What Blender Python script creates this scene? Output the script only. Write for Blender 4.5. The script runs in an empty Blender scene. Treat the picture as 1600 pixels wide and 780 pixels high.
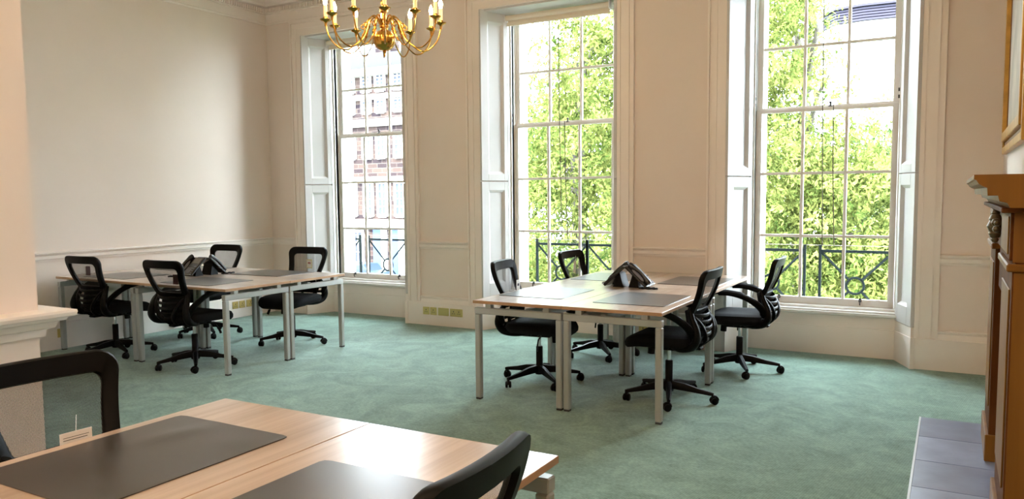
import bpy, bmesh, math, random
import numpy as np
from mathutils import Vector, Matrix

# ------------------------------------------------------------------ camera, sky, sun, exposure
S = bpy.context.scene
C = S.collection
PI = math.pi

yaw, pitch, roll = 0.5159, 0.0788, -0.0091
fwd = Vector((-math.sin(yaw), math.cos(yaw), 0)); rgt = Vector((math.cos(yaw), math.sin(yaw), 0)); up = Vector((0, 0, 1))
f2 = fwd * math.cos(pitch) - up * math.sin(pitch)
u2 = up * math.cos(pitch) + fwd * math.sin(pitch)
r3 = rgt * math.cos(roll) + u2 * math.sin(roll)
u3 = u2 * math.cos(roll) - rgt * math.sin(roll)
cam_d = bpy.data.cameras.new('camera')
cam = bpy.data.objects.new('camera', cam_d); C.objects.link(cam)
M = Matrix((r3, u3, -f2)).transposed().to_4x4()
M.translation = Vector((1.0024, -7.2635, 1.4835))
cam.matrix_world = M
cam_d.sensor_width = 36; cam_d.sensor_fit = 'HORIZONTAL'
cam_d.lens = 1215.76 / 1600 * 36
cam_d.shift_y = (401.27 - 390) / 1600
cam_d.clip_start = 0.05; cam_d.clip_end = 400
S.camera = cam

S.view_settings.view_transform = 'Standard'
S.view_settings.look = 'None'
S.view_settings.exposure = 1.72
S.view_settings.gamma = 1.0
S.view_settings.use_curve_mapping = False

SKY = 9.0
SUN = 6.0
BULB = 46.0
w = bpy.data.worlds.new('sky'); S.world = w; w.use_nodes = True
bg = w.node_tree.nodes['Background']
bg.inputs[0].default_value = (0.80, 0.90, 1.0, 1); bg.inputs[1].default_value = SKY

sd = bpy.data.lights.new('sun', 'SUN'); sd.energy = SUN; sd.angle = math.radians(2); sd.color = (1, 0.95, 0.84)
so = bpy.data.objects.new('sun', sd); C.objects.link(so)
so.rotation_euler = Vector((0.35, 0.75, -0.95)).to_track_quat('-Z', 'Y').to_euler()
so.location = (0, -10, 20)

# ------------------------------------------------------------------ materials
MATS = {}
def mat(name, col, rough=0.5, metal=0.0, var=0.0, vscale=5.0, stretch=None, col2=None, bump=0.0, bscale=200.0, coat=0.0, spec=None, emit=None):
    if name in MATS: return MATS[name]
    m = bpy.data.materials.new(name); m.use_nodes = True
    nt = m.node_tree; b = nt.nodes['Principled BSDF']
    b.inputs['Base Color'].default_value = (*col, 1)
    b.inputs['Roughness'].default_value = rough; b.inputs['Metallic'].default_value = metal
    if coat: b.inputs['Coat Weight'].default_value = coat; b.inputs['Coat Roughness'].default_value = 0.25
    if spec is not None: b.inputs['Specular IOR Level'].default_value = spec
    if emit:
        b.inputs['Emission Color'].default_value = (*emit[0], 1); b.inputs['Emission Strength'].default_value = emit[1]
    if var or col2:
        tc = nt.nodes.new('ShaderNodeTexCoord'); mp = nt.nodes.new('ShaderNodeMapping')
        if stretch: mp.inputs['Scale'].default_value = stretch
        nz = nt.nodes.new('ShaderNodeTexNoise'); nz.inputs['Scale'].default_value = vscale; nz.inputs['Detail'].default_value = 6
        rp = nt.nodes.new('ShaderNodeMix'); rp.data_type = 'RGBA'
        c2 = col2 or tuple(c * (1 - var) for c in col)
        rp.inputs['A'].default_value = (*col, 1); rp.inputs['B'].default_value = (*c2, 1)
        mr = nt.nodes.new('ShaderNodeMapRange'); mr.inputs['From Min'].default_value = 0.35; mr.inputs['From Max'].default_value = 0.65
        nt.links.new(tc.outputs['Object'], mp.inputs[0]); nt.links.new(mp.outputs[0], nz.inputs['Vector'])
        nt.links.new(nz.outputs['Fac'], mr.inputs['Value']); nt.links.new(mr.outputs[0], rp.inputs['Factor'])
        nt.links.new(rp.outputs['Result'], b.inputs['Base Color'])
    if bump:
        tc = nt.nodes.new('ShaderNodeTexCoord')
        nz = nt.nodes.new('ShaderNodeTexNoise'); nz.inputs['Scale'].default_value = bscale; nz.inputs['Detail'].default_value = 3
        bp = nt.nodes.new('ShaderNodeBump'); bp.inputs['Strength'].default_value = bump; bp.inputs['Distance'].default_value = 0.01
        nt.links.new(tc.outputs['Object'], nz.inputs['Vector']); nt.links.new(nz.outputs['Fac'], bp.inputs['Height'])
        nt.links.new(bp.outputs[0], b.inputs['Normal'])
    MATS[name] = m
    return m

wallp = mat('cream_wall_paint', (0.805, 0.698, 0.622), 0.75, var=0.04, vscale=1.2, bump=0.03, bscale=60)
trimp = mat('cream_woodwork_paint', (0.86, 0.775, 0.71), 0.4, var=0.03, vscale=2)
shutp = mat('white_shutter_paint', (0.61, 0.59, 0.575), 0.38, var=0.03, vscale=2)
sashp = mat('white_sash_paint', (0.80, 0.78, 0.75), 0.4)
ceilp = mat('ceiling_paint', (0.80, 0.76, 0.70), 0.8)
outp = mat('outer_white_stone', (0.80, 0.79, 0.76), 0.7, var=0.08, vscale=3)
silver = mat('silver_desk_paint', (0.385, 0.39, 0.365), 0.36, metal=0.3)
legcap = mat('dark_foot_plastic', (0.03, 0.03, 0.03), 0.5)
blackp = mat('black_plastic', (0.0015, 0.0015, 0.002), 0.45, spec=0.14)
blackg = mat('black_gloss_plastic', (0.012, 0.012, 0.014), 0.16)
blackf = mat('black_fabric', (0.004, 0.004, 0.006), 0.8, spec=0.25, bump=0.2, bscale=900)
chrome = mat('chrome', (0.7, 0.7, 0.72), 0.15, metal=1.0)
brass = mat('polished_brass', (0.58, 0.30, 0.06), 0.2, metal=1.0)
brassp = mat('brass_plate', (0.68, 0.52, 0.20), 0.35, metal=0.9)
blot = mat('grey_brown_vinyl', (0.042, 0.036, 0.033), 0.34, coat=0.5, bump=0.05, bscale=1200)
candle = mat('ivory_candle_tube', (0.80, 0.60, 0.33), 0.5, emit=((1.0, 0.55, 0.2), 0.25))
bulbm = mat('lit_bulb', (1, 0.8, 0.5), 0.3, emit=((1.0, 0.66, 0.33), BULB))
card = mat('white_card', (0.78, 0.76, 0.72), 0.6)
maroon = mat('maroon_card', (0.10, 0.012, 0.02), 0.6)
redink = mat('red_ink', (0.5, 0.03, 0.02), 0.6)
ink = mat('dark_ink', (0.05, 0.05, 0.05), 0.6)
yell = mat('cream_yellow_card', (0.62, 0.56, 0.34), 0.6)
cordm = mat('grey_cord', (0.16, 0.14, 0.12), 0.6)
blindm = mat('cream_blind_fabric', (0.80, 0.72, 0.58), 0.8)
grey = mat('grey_key_plastic', (0.22, 0.23, 0.26), 0.35)
lcd = mat('phone_display', (0.30, 0.31, 0.30), 0.2)
iron = mat('dark_painted_iron', (0.007, 0.011, 0.011), 0.9, spec=0.1)
bark = mat('tree_bark', (0.10, 0.085, 0.07), 0.9, var=0.4, vscale=8)
lawnm = mat('park_grass', (0.05, 0.09, 0.025), 0.95, var=0.4, vscale=0.8)
roadm = mat('street_asphalt', (0.07, 0.07, 0.075), 0.9, var=0.2, vscale=1)
gild = mat('gilded_frame', (0.60, 0.33, 0.07), 0.32, metal=0.55, var=0.35, vscale=9)
gildd = mat('dark_gilt', (0.20, 0.08, 0.025), 0.4, metal=0.4)
canvas = mat('pale_canvas', (0.55, 0.46, 0.34), 0.7, var=0.3, vscale=3)
oakend = mat('oak_edge_band', (0.46, 0.27, 0.14), 0.45, var=0.15, vscale=6)

def wood_mat(name, c1, c2, axis, rough, coat=0.0, sc=1.0):
    m = bpy.data.materials.new(name); m.use_nodes = True; nt = m.node_tree; b = nt.nodes['Principled BSDF']
    tc = nt.nodes.new('ShaderNodeTexCoord'); mp = nt.nodes.new('ShaderNodeMapping')
    s = [34 * sc] * 3; s[axis] = 1.3 * sc; mp.inputs['Scale'].default_value = s
    n1 = nt.nodes.new('ShaderNodeTexNoise'); n1.inputs['Scale'].default_value = 1.0; n1.inputs['Detail'].default_value = 7; n1.inputs['Distortion'].default_value = 0.4
    mp2 = nt.nodes.new('ShaderNodeMapping'); s2 = [7 * sc] * 3; s2[axis] = 0.5 * sc; mp2.inputs['Scale'].default_value = s2
    n2 = nt.nodes.new('ShaderNodeTexNoise'); n2.inputs['Scale'].default_value = 1.0; n2.inputs['Detail'].default_value = 3
    mx = nt.nodes.new('ShaderNodeMath'); mx.operation = 'ADD'
    mr = nt.nodes.new('ShaderNodeMapRange'); mr.inputs['From Min'].default_value = 0.72; mr.inputs['From Max'].default_value = 1.28
    cr = nt.nodes.new('ShaderNodeMix'); cr.data_type = 'RGBA'; cr.inputs['A'].default_value = (*c1, 1); cr.inputs['B'].default_value = (*c2, 1)
    L = nt.links.new
    L(tc.outputs['Object'], mp.inputs[0]); L(tc.outputs['Object'], mp2.inputs[0]); L(mp.outputs[0], n1.inputs['Vector']); L(mp2.outputs[0], n2.inputs['Vector'])
    L(n1.outputs['Fac'], mx.inputs[0]); L(n2.outputs['Fac'], mx.inputs[1]); L(mx.outputs[0], mr.inputs['Value']); L(mr.outputs[0], cr.inputs['Factor'])
    L(cr.outputs['Result'], b.inputs['Base Color'])
    b.inputs['Roughness'].default_value = rough
    if coat: b.inputs['Coat Weight'].default_value = coat; b.inputs['Coat Roughness'].default_value = 0.22
    MATS[name] = m
    return m
deskw = wood_mat('light_oak_laminate', (0.64, 0.505, 0.405), (0.45, 0.335, 0.255), 0, 0.28, 1.0)
hearthw = wood_mat('golden_brown_pine', (0.25, 0.105, 0.010), (0.14, 0.052, 0.006), 2, 0.5, 0.0, 0.4); hearthw.node_tree.nodes['Principled BSDF'].inputs['Specular IOR Level'].default_value = 0.3
hearthr = wood_mat('red_brown_pine', (0.15, 0.050, 0.010), (0.08, 0.026, 0.006), 2, 0.6, 0.0, 0.4); hearthr.node_tree.nodes['Principled BSDF'].inputs['Specular IOR Level'].default_value = 0.12

# carpet
def carpet_mat():
    m = bpy.data.materials.new('green_carpet'); m.use_nodes = True; nt = m.node_tree; b = nt.nodes['Principled BSDF']
    L = nt.links.new
    tc = nt.nodes.new('ShaderNodeTexCoord')
    n1 = nt.nodes.new('ShaderNodeTexNoise'); n1.inputs['Scale'].default_value = 3.2; n1.inputs['Detail'].default_value = 9; n1.inputs['Roughness'].default_value = 0.65; n1.inputs['Distortion'].default_value = 1.2
    n2 = nt.nodes.new('ShaderNodeTexNoise'); n2.inputs['Scale'].default_value = 48; n2.inputs['Detail'].default_value = 5; n2.inputs['Roughness'].default_value = 0.7
    mpw = nt.nodes.new('ShaderNodeMapping'); mpw.inputs['Rotation'].default_value = (0, 0, 0.15)
    wv = nt.nodes.new('ShaderNodeTexWave'); wv.inputs['Scale'].default_value = 26; wv.inputs['Distortion'].default_value = 3; wv.inputs['Detail'].default_value = 3; wv.inputs['Detail Scale'].default_value = 6
    L(tc.outputs['Object'], n1.inputs['Vector']); L(tc.outputs['Object'], n2.inputs['Vector']); L(tc.outputs['Object'], mpw.inputs[0]); L(mpw.outputs[0], wv.inputs['Vector'])
    a = nt.nodes.new('ShaderNodeMath'); a.operation = 'MULTIPLY_ADD'; a.inputs[1].default_value = 0.9; L(n2.outputs['Fac'], a.inputs[0]); L(n1.outputs['Fac'], a.inputs[2])
    a2 = nt.nodes.new('ShaderNodeMath'); a2.operation = 'MULTIPLY_ADD'; a2.inputs[1].default_value = 0.12; L(wv.outputs['Fac'], a2.inputs[0]); L(a.outputs[0], a2.inputs[2])
    mr = nt.nodes.new('ShaderNodeMapRange'); mr.inputs['From Min'].default_value = 0.72; mr.inputs['From Max'].default_value = 1.28
    L(a2.outputs[0], mr.inputs['Value'])
    cr = nt.nodes.new('ShaderNodeMix'); cr.data_type = 'RGBA'; cr.inputs['A'].default_value = (0.070, 0.138, 0.104, 1); cr.inputs['B'].default_value = (0.225, 0.355, 0.285, 1)
    L(mr.outputs[0], cr.inputs['Factor']); L(cr.outputs['Result'], b.inputs['Base Color'])
    b.inputs['Roughness'].default_value = 0.95; b.inputs['Specular IOR Level'].default_value = 0.15
    b.inputs['Sheen Weight'].default_value = 0.25
    bp = nt.nodes.new('ShaderNodeBump'); bp.inputs['Strength'].default_value = 0.35; bp.inputs['Distance'].default_value = 0.006
    L(n2.outputs['Fac'], bp.inputs['Height']); L(bp.outputs[0], b.inputs['Normal'])
    return m
carpet = carpet_mat()

def slate_mat(i):
    k = (0.92, 1.25, 0.98, 1.3, 1.05)[i % 5]
    return mat('slate_%s' % 'abcde'[i % 5], (0.20 * k, 0.225 * k, 0.315 * k), 0.34, var=0.22, vscale=5, bump=0.03, bscale=30)

def mesh_mat(name, scale, dens):
    m = bpy.data.materials.new(name); m.use_nodes = True; nt = m.node_tree; b = nt.nodes['Principled BSDF']
    b.inputs['Base Color'].default_value = (0.012, 0.012, 0.013, 1); b.inputs['Roughness'].default_value = 0.6
    L = nt.links.new
    tc = nt.nodes.new('ShaderNodeTexCoord'); sx = nt.nodes.new('ShaderNodeSeparateXYZ'); L(tc.outputs['UV'], sx.inputs[0])
    def sn(a_in, b_in, sgn):
        ad = nt.nodes.new('ShaderNodeMath'); ad.operation = 'ADD' if sgn > 0 else 'SUBTRACT'; L(a_in, ad.inputs[0]); L(b_in, ad.inputs[1])
        mu = nt.nodes.new('ShaderNodeMath'); mu.operation = 'MULTIPLY'; mu.inputs[1].default_value = scale; L(ad.outputs[0], mu.inputs[0])
        si = nt.nodes.new('ShaderNodeMath'); si.operation = 'SINE'; L(mu.outputs[0], si.inputs[0]); return si
    s1 = sn(sx.outputs[0], sx.outputs[1], 1); s2 = sn(sx.outputs[0], sx.outputs[1], -1)
    mu = nt.nodes.new('ShaderNodeMath'); mu.operation = 'MULTIPLY'; L(s1.outputs[0], mu.inputs[0]); L(s2.outputs[0], mu.inputs[1])
    gt = nt.nodes.new('ShaderNodeMath'); gt.operation = 'LESS_THAN'; gt.inputs[1].default_value = dens; L(mu.outputs[0], gt.inputs[0])
    tr = nt.nodes.new('ShaderNodeBsdfTransparent'); mx = nt.nodes.new('ShaderNodeMixShader')
    L(gt.outputs[0], mx.inputs[0]); L(tr.outputs[0], mx.inputs[1]); L(b.outputs[0], mx.inputs[2]); L(mx.outputs[0], nt.nodes['Material Output'].inputs[0])
    return m
chairmesh = mesh_mat('black_open_mesh', 900.0, 0.02)

def glass_mat(name, fac, tint=(1, 1, 1)):
    m = bpy.data.materials.new(name); m.use_nodes = True; nt = m.node_tree
    nt.nodes.remove(nt.nodes['Principled BSDF'])
    tr = nt.nodes.new('ShaderNodeBsdfTransparent'); tr.inputs[0].default_value = (*tint, 1)
    gl = nt.nodes.new('ShaderNodeBsdfGlossy'); gl.inputs['Roughness'].default_value = 0.02
    lw = nt.nodes.new('ShaderNodeLayerWeight'); lw.inputs[0].default_value = fac
    mx = nt.nodes.new('ShaderNodeMixShader')
    nt.links.new(lw.outputs['Fresnel'], mx.inputs[0]); nt.links.new(tr.outputs[0], mx.inputs[1]); nt.links.new(gl.outputs[0], mx.inputs[2])
    nt.links.new(mx.outputs[0], nt.nodes['Material Output'].inputs[0])
    return m
glass = glass_mat('window_glass', 0.12, (0.97, 0.985, 0.98))
darkglass = mat('far_window_glass', (0.02, 0.028, 0.05), 0.6)

def leaf_mat(name, c1, c2, tr):
    m = bpy.data.materials.new(name); m.use_nodes = True; nt = m.node_tree; nt.nodes.remove(nt.nodes['Principled BSDF'])
    L = nt.links.new
    geo = nt.nodes.new('ShaderNodeTexCoord'); nz = nt.nodes.new('ShaderNodeTexNoise'); nz.inputs['Scale'].default_value = 2.2; nz.inputs['Detail'].default_value = 9; nz.inputs['Roughness'].default_value = 0.85
    mr = nt.nodes.new('ShaderNodeMapRange'); mr.inputs['From Min'].default_value = 0.4; mr.inputs['From Max'].default_value = 0.6
    mx = nt.nodes.new('ShaderNodeMix'); mx.data_type = 'RGBA'; mx.inputs['A'].default_value = (*c1, 1); mx.inputs['B'].default_value = (*c2, 1)
    L(geo.outputs['Object'], nz.inputs['Vector']); L(nz.outputs['Fac'], mr.inputs['Value']); L(mr.outputs[0], mx.inputs['Factor'])
    d = nt.nodes.new('ShaderNodeBsdfDiffuse'); t = nt.nodes.new('ShaderNodeBsdfTranslucent'); ms = nt.nodes.new('ShaderNodeMixShader'); ms.inputs[0].default_value = tr
    L(mx.outputs['Result'], d.inputs[0]); L(mx.outputs['Result'], t.inputs[0]); L(d.outputs[0], ms.inputs[1]); L(t.outputs[0], ms.inputs[2]); L(ms.outputs[0], nt.nodes['Material Output'].inputs[0])
    return m
leafA = leaf_mat('sunlit_leaf', (0.018, 0.042, 0.008), (0.225, 0.245, 0.070), 0.3)
leafB = leaf_mat('deep_green_leaf', (0.022, 0.045, 0.016), (0.12, 0.15, 0.06), 0.25)

# ------------------------------------------------------------------ helpers
def tag(o, label=None, cat=None, group=None, kind=None):
    if label: o['label'] = label
    if cat: o['category'] = cat
    if group: o['group'] = group
    if kind: o['kind'] = kind
    return o
def empty(name, loc=(0, 0, 0), rz=0.0, label=None, cat=None, group=None, kind=None):
    o = bpy.data.objects.new(name, None); C.objects.link(o); o.location = loc; o.rotation_euler = (0, 0, rz); o.empty_display_size = 0.1
    return tag(o, label, cat, group, kind)
def spl(keys, k=4):
    K = [Vector(p) for p in keys]; out = []
    for i in range(len(K) - 1):
        a, b, c, d = K[max(i - 1, 0)], K[i], K[i + 1], K[min(i + 2, len(K) - 1)]
        for q in range(k):
            t = q / k; out.append(0.5 * (2 * b + (c - a) * t + (2 * a - 5 * b + 4 * c - d) * t * t + (3 * b - a - 3 * c + d) * t ** 3))
    return out + [K[-1]]
def rsp(R, k=4):
    out = []
    for i in range(len(R) - 1): out += [R[i] + (R[i + 1] - R[i]) * q / k for q in range(k)]
    return out + [R[-1]]
class MB:
    def __init__(self): self.v = []; self.f = []
    def add(self, vs, fs):
        n = len(self.v); self.v += [tuple(p) for p in vs]; self.f += [tuple(i + n for i in f) for f in fs]; return self
    def box(self, x0, x1, y0, y1, z0, z1):
        if x0 > x1: x0, x1 = x1, x0
        if y0 > y1: y0, y1 = y1, y0
        if z0 > z1: z0, z1 = z1, z0
        return self.add([(x0, y0, z0), (x1, y0, z0), (x1, y1, z0), (x0, y1, z0), (x0, y0, z1), (x1, y0, z1), (x1, y1, z1), (x0, y1, z1)],
                        [(0, 3, 2, 1), (4, 5, 6, 7), (0, 1, 5, 4), (1, 2, 6, 5), (2, 3, 7, 6), (3, 0, 4, 7)])
    def hexa(self, p):   # 8 points, bottom 4 then top 4
        return self.add(p, [(0, 3, 2, 1), (4, 5, 6, 7), (0, 1, 5, 4), (1, 2, 6, 5), (2, 3, 7, 6), (3, 0, 4, 7)])
    def prism(self, prof, fn0, fn1):   # a closed profile swept between two mappings
        n = len(prof); vs = [fn0(*p) for p in prof] + [fn1(*p) for p in prof]
        fs = [(i, (i + 1) % n, n + (i + 1) % n, n + i) for i in range(n)] + [tuple(range(n))[::-1], tuple(range(n, 2 * n))]
        return self.add(vs, fs)
    def poly(self, pts, z0, z1):
        n = len(pts); return self.add([(x, y, z0) for x, y in pts] + [(x, y, z1) for x, y in pts],
                 [(i, (i + 1) % n, n + (i + 1) % n, n + i) for i in range(n)] + [tuple(range(n))[::-1], tuple(range(n, 2 * n))])
    def lathe(self, prof, c=(0, 0, 0), seg=20):
        vs = []; fs = []; n = len(prof)
        for r, z in prof:
            for k in range(seg):
                a = 2 * PI * k / seg; vs.append((c[0] + r * math.cos(a), c[1] + r * math.sin(a), c[2] + z))
        for i in range(n - 1):
            for k in range(seg):
                k2 = (k + 1) % seg; fs.append((i * seg + k, i * seg + k2, (i + 1) * seg + k2, (i + 1) * seg + k))
        fs.append(tuple(range(seg))[::-1]); fs.append(tuple(range((n - 1) * seg, n * seg)))
        return self.add(vs, fs)
    def tube(self, pts, r, seg=8, ry=None, closed=False):
        pts = [Vector(p) for p in pts]; n = len(pts); rr = r if hasattr(r, '__len__') else [r] * n
        vs = []; fs = []; nrm = None
        for i, p in enumerate(pts):
            a = pts[i - 1] if (i or closed) else p; b_ = pts[(i + 1) % n] if (i < n - 1 or closed) else p
            t = (b_ - a).normalized()
            if nrm is None:
                nrm = Vector((0, 0, 1)) if abs(t.z) < 0.9 else Vector((1, 0, 0))
            nrm = (nrm - t * nrm.dot(t)).normalized(); bn = t.cross(nrm)
            for k in range(seg):
                an = 2 * PI * k / seg
                vs.append(p + nrm * math.cos(an) * rr[i] + bn * math.sin(an) * (rr[i] if ry is None else rr[i] * ry))
        for i in range(n if closed else n - 1):
            j = (i + 1) % n
            for k in range(seg):
                k2 = (k + 1) % seg; fs.append((i * seg + k, i * seg + k2, j * seg + k2, j * seg + k))
        if not closed: fs.append(tuple(range(seg))[::-1]); fs.append(tuple(range((n - 1) * seg, n * seg)))
        return self.add(vs, fs)
    def build(self, name, m, parent=None, smooth=False, bevel=0.0, kind=None, bseg=1):
        me = bpy.data.meshes.new(name); me.from_pydata([tuple(v) for v in self.v], [], self.f)
        bm = bmesh.new(); bm.from_mesh(me); bmesh.ops.recalc_face_normals(bm, faces=bm.faces); bm.to_mesh(me); bm.free()
        me.materials.append(m)
        o = bpy.data.objects.new(name, me); C.objects.link(o)
        if parent: o.parent = parent
        if smooth:
            me.polygons.foreach_set('use_smooth', [True] * len(me.polygons)); me.set_sharp_from_angle(angle=math.radians(40))
        if bevel:
            b = o.modifiers.new('bevel', 'BEVEL'); b.width = bevel; b.segments = bseg; b.limit_method = 'ANGLE'; b.angle_limit = math.radians(40)
        if kind: o['kind'] = kind
        return o
def B(name, m, parent, x0, x1, y0, y1, z0, z1, bevel=0.0, kind=None):
    return MB().box(x0, x1, y0, y1, z0, z1).build(name, m, parent, bevel=bevel, kind=kind)
def copy_tree(o, parent=None):
    c = o.copy(); C.objects.link(c); c.parent = parent
    for ch in list(o.children): copy_tree(ch, c)
    return c
def sweep_x(prof, x0, x1, name, m, parent=None, kind=None):    # profile (y,z)
    return MB().prism(prof, lambda y, z: (x0, y, z), lambda y, z: (x1, y, z)).build(name, m, parent, kind=kind)
def sweep_y(prof, y0, y1, name, m, parent=None, kind=None):    # profile (x,z)
    return MB().prism(prof, lambda x, z: (x, y0, z), lambda x, z: (x, y1, z)).build(name, m, parent, kind=kind)

# ------------------------------------------------------------------ room shell
XL, XR = -6.72, 1.336
WX = (-6.1116, -3.5054, -0.8448); OW = 1.5907; ZT = 3.4797; ZC = 4.12; YW = 0.03; YB = 0.334; YO = 0.66
YN = -9.2; PX, PY = -2.76, -5.19; ZR = 0.962; SK = 0.2624
B('floor', carpet, None, XL - 0.1, XR + 0.9, YN, 0.66, -0.08, 0, kind='structure')
B('ceiling', ceilp, None, XL - 0.2, XR + 0.9, YN, 0.66, ZC, ZC + 0.2, kind='structure')
mb = MB()
edges = [XL - 0.2] + [e for x in WX for e in (x, x + OW)] + [XR + 0.3]
for i in range(0, len(edges), 2): mb.box(edges[i], edges[i + 1], YW, YO, -0.08, ZC)
for x in WX:
    mb.box(x, x + OW, YW, YO, ZT, ZC)
    mb.box(x, x + OW, YB, YO, -0.08, 0.37)
    for s, e in ((1, x), (-1, x + OW)):
        mb.poly([(e, YW), (e + s * 0.139, YB), (e + s * 0.139, YO), (e, YO)], 0, ZT)
mb.build('wall_back', wallp, kind='structure')
B('wall_left', wallp, None, XL - 0.2, XL, YN, YW, -0.08, ZC, kind='structure')
B('wall_right', wallp, None, XR, XR + 0.3, YN, YW, -0.08, ZC, kind='structure')
B('wall_front', wallp, None, XL - 0.2, XR + 0.3, YN - 0.2, YN, -0.08, ZC, kind='structure')
B('wall_partition', wallp, None, XL, PX, YN, PY, 0, ZC, kind='structure')

# skirtings, dado rails
sk_prof = lambda s, o: [(o, 0), (o + s * 0.036, 0), (o + s * 0.036, SK - 0.012), (o + s * 0.028, SK), (o + s * 0.012, SK), (o + s * 0.012, SK + 0.045), (o + s * 0.022, SK + 0.052), (o + s * 0.024, SK + 0.066), (o + s * 0.008, SK + 0.072), (o, SK + 0.072)]
blk_prof = lambda s, o: [(o, 0), (o + s * 0.036, 0), (o + s * 0.036, SK - 0.004), (o + s * 0.032, SK), (o, SK)]
rail_prof = lambda s, o: [(o, ZR - 0.085), (o + s * 0.012, ZR - 0.085), (o + s * 0.014, ZR - 0.066), (o + s * 0.026, ZR - 0.062), (o + s * 0.028, ZR - 0.03), (o + s * 0.018, ZR - 0.026), (o + s * 0.020, ZR - 0.014), (o + s * 0.045, ZR - 0.010), (o + s * 0.045, ZR), (o, ZR + 0.004)]
AR = 0.174
piers = [(XL, WX[0]), (WX[0] + OW, WX[1]), (WX[1] + OW, WX[2]), (WX[2] + OW, XR)]
for i, (a, b) in enumerate(piers):
    sweep_x(blk_prof(-1, YW), a, b, 'baseboard_back', trimp, kind='structure')
    a2 = a if i == 0 else a + AR; b2 = b if i == 3 else b - AR
    sweep_x([p for p in sk_prof(-1, YW) if p[1] >= SK - 0.001] , a2, b2, 'trim_skirting_cap', trimp, kind='structure')
    sweep_x(rail_prof(-1, YW), a2, b2, 'trim_dado_rail', trimp, kind='structure')
sweep_y(sk_prof(1, XL), PY, YW - 0.036, 'baseboard_left', trimp, kind='structure')
sweep_y(rail_prof(1, XL), PY, YW, 'trim_dado_rail', trimp, kind='structure')
sweep_y(sk_prof(-1, XR), YN, YW - 0.036, 'baseboard_right', trimp, kind='structure')
# partition skirting and its heavier rail
sweep_y([(PX, 0), (PX + 0.036, 0), (PX + 0.036, 0.26), (PX, 0.27)], YN, PY, 'baseboard_partition', trimp, kind='structure')
mb = MB()
prp = [(0, 0.835), (0.02, 0.835), (0.022, 0.87), (0.05, 0.876), (0.06, 0.905), (0.085, 0.91), (0.09, 0.925), (0.115, 0.93), (0.12, 0.947), (0.118, 0.958), (0, 0.963)]
for (o, z), (o2, z2) in zip(prp[:-1], prp[1:]): pass
n = len(prp)
ring0 = [(PX + o, YN, z) for o, z in prp]; ring1 = [(PX + o, PY + o, z) for o, z in prp]; ring2 = [(XL, PY + o, z) for o, z in prp]
mb.add(ring0 + ring1 + ring2, [(k * n + i, k * n + (i + 1) % n, (k + 1) * n + (i + 1) % n, (k + 1) * n + i) for k in (0, 1) for i in range(n)] + [tuple(range(n)), tuple(range(2 * n, 3 * n))])
mb.build('trim_partition_rail', trimp, kind='structure')

# cornice
def cornice(axis):
    prof = [(0, 3.672), (0.014, 3.675), (0.02, 3.690), (0.008, 3.70), (0.008, 3.80), (0.03, 3.806), (0.03, 3.875), (0.075, 3.885), (0.09, 3.91), (0.14, 3.95), (0.21, 4.03), (0.23, 4.05), (0.24, 4.08), (0.28, 4.10), (0.30, ZC), (0, ZC)]
    if axis == 'x':
        o = MB().prism(prof, lambda d, z: (XL + d, YW - d, z), lambda d, z: (XR - d, YW - d, z)).build('trim_cornice', trimp, kind='structure')
        m2 = MB(); x = XL + 0.05
        while x < XR: m2.box(x, x + 0.021, YW - 0.058, YW - 0.03, 3.815, 3.865); x += 0.035
    else:
        o = MB().prism(prof, lambda d, z: (XL + d, PY, z), lambda d, z: (XL + d, YW - d, z)).build('trim_cornice', trimp, kind='structure')
        m2 = MB(); y = YW - 0.05
        while y > PY: m2.box(XL + 0.03, XL + 0.058, y - 0.021, y, 3.815, 3.865); y -= 0.035
    m2.build('dentil_band', trimp, o, kind='stuff')
cornice('x'); cornice('y')

# ------------------------------------------------------------------ windows
GX, GW, YG = 0.2249, 0.3771, 0.4645
def panelled(fn, U, V0, V1, pu0, pu1, pv0, pv1, th=0.030):
    """a shutter leaf in a (u, v, depth) frame: stiles and rails around one sunk panel"""
    m_ = MB()
    def bx(u0, u1, v0, v1, d0, d1):
        m_.hexa([fn(u0, v0, d0), fn(u1, v0, d0), fn(u1, v0, d1), fn(u0, v0, d1), fn(u0, v1, d0), fn(u1, v1, d0), fn(u1, v1, d1), fn(u0, v1, d1)])
    bx(0, pu0, V0, V1, 0, th); bx(pu1, U, V0, V1, 0, th); bx(pu0, pu1, V0, pv0, 0, th); bx(pu0, pu1, pv1, V1, 0, th)
    p_ = MB(); m_, keep = p_, m_
    bx(pu0, pu1, pv0, pv1, 0, 0.005)
    b_ = 0.014
    q_ = MB(); b_ = 0.026; o_ = [(pu0, pv0), (pu1, pv0), (pu1, pv1), (pu0, pv1)]; i_ = [(pu0 + b_, pv0 + b_), (pu1 - b_, pv0 + b_), (pu1 - b_, pv1 - b_), (pu0 + b_, pv1 - b_)]
    vs_ = [fn(u, v, 0.027) for u, v in o_] + [fn(u, v, 0.007) for u, v in i_] + [fn(u, v, 0.004) for u, v in o_] + [fn(u, v, 0.004) for u, v in i_]
    q_.add(vs_, [(k, (k + 1) % 4, 4 + (k + 1) % 4, 4 + k) for k in range(4)] + [(8 + k, 8 + (k + 1) % 4, 12 + (k + 1) % 4, 12 + k) for k in range(4)] + [(k, (k + 1) % 4, 8 + (k + 1) % 4, 8 + k) for k in range(4)] + [(4 + k, 4 + (k + 1) % 4, 12 + (k + 1) % 4, 12 + k) for k in range(4)])
    return keep, p_, q_
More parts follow.
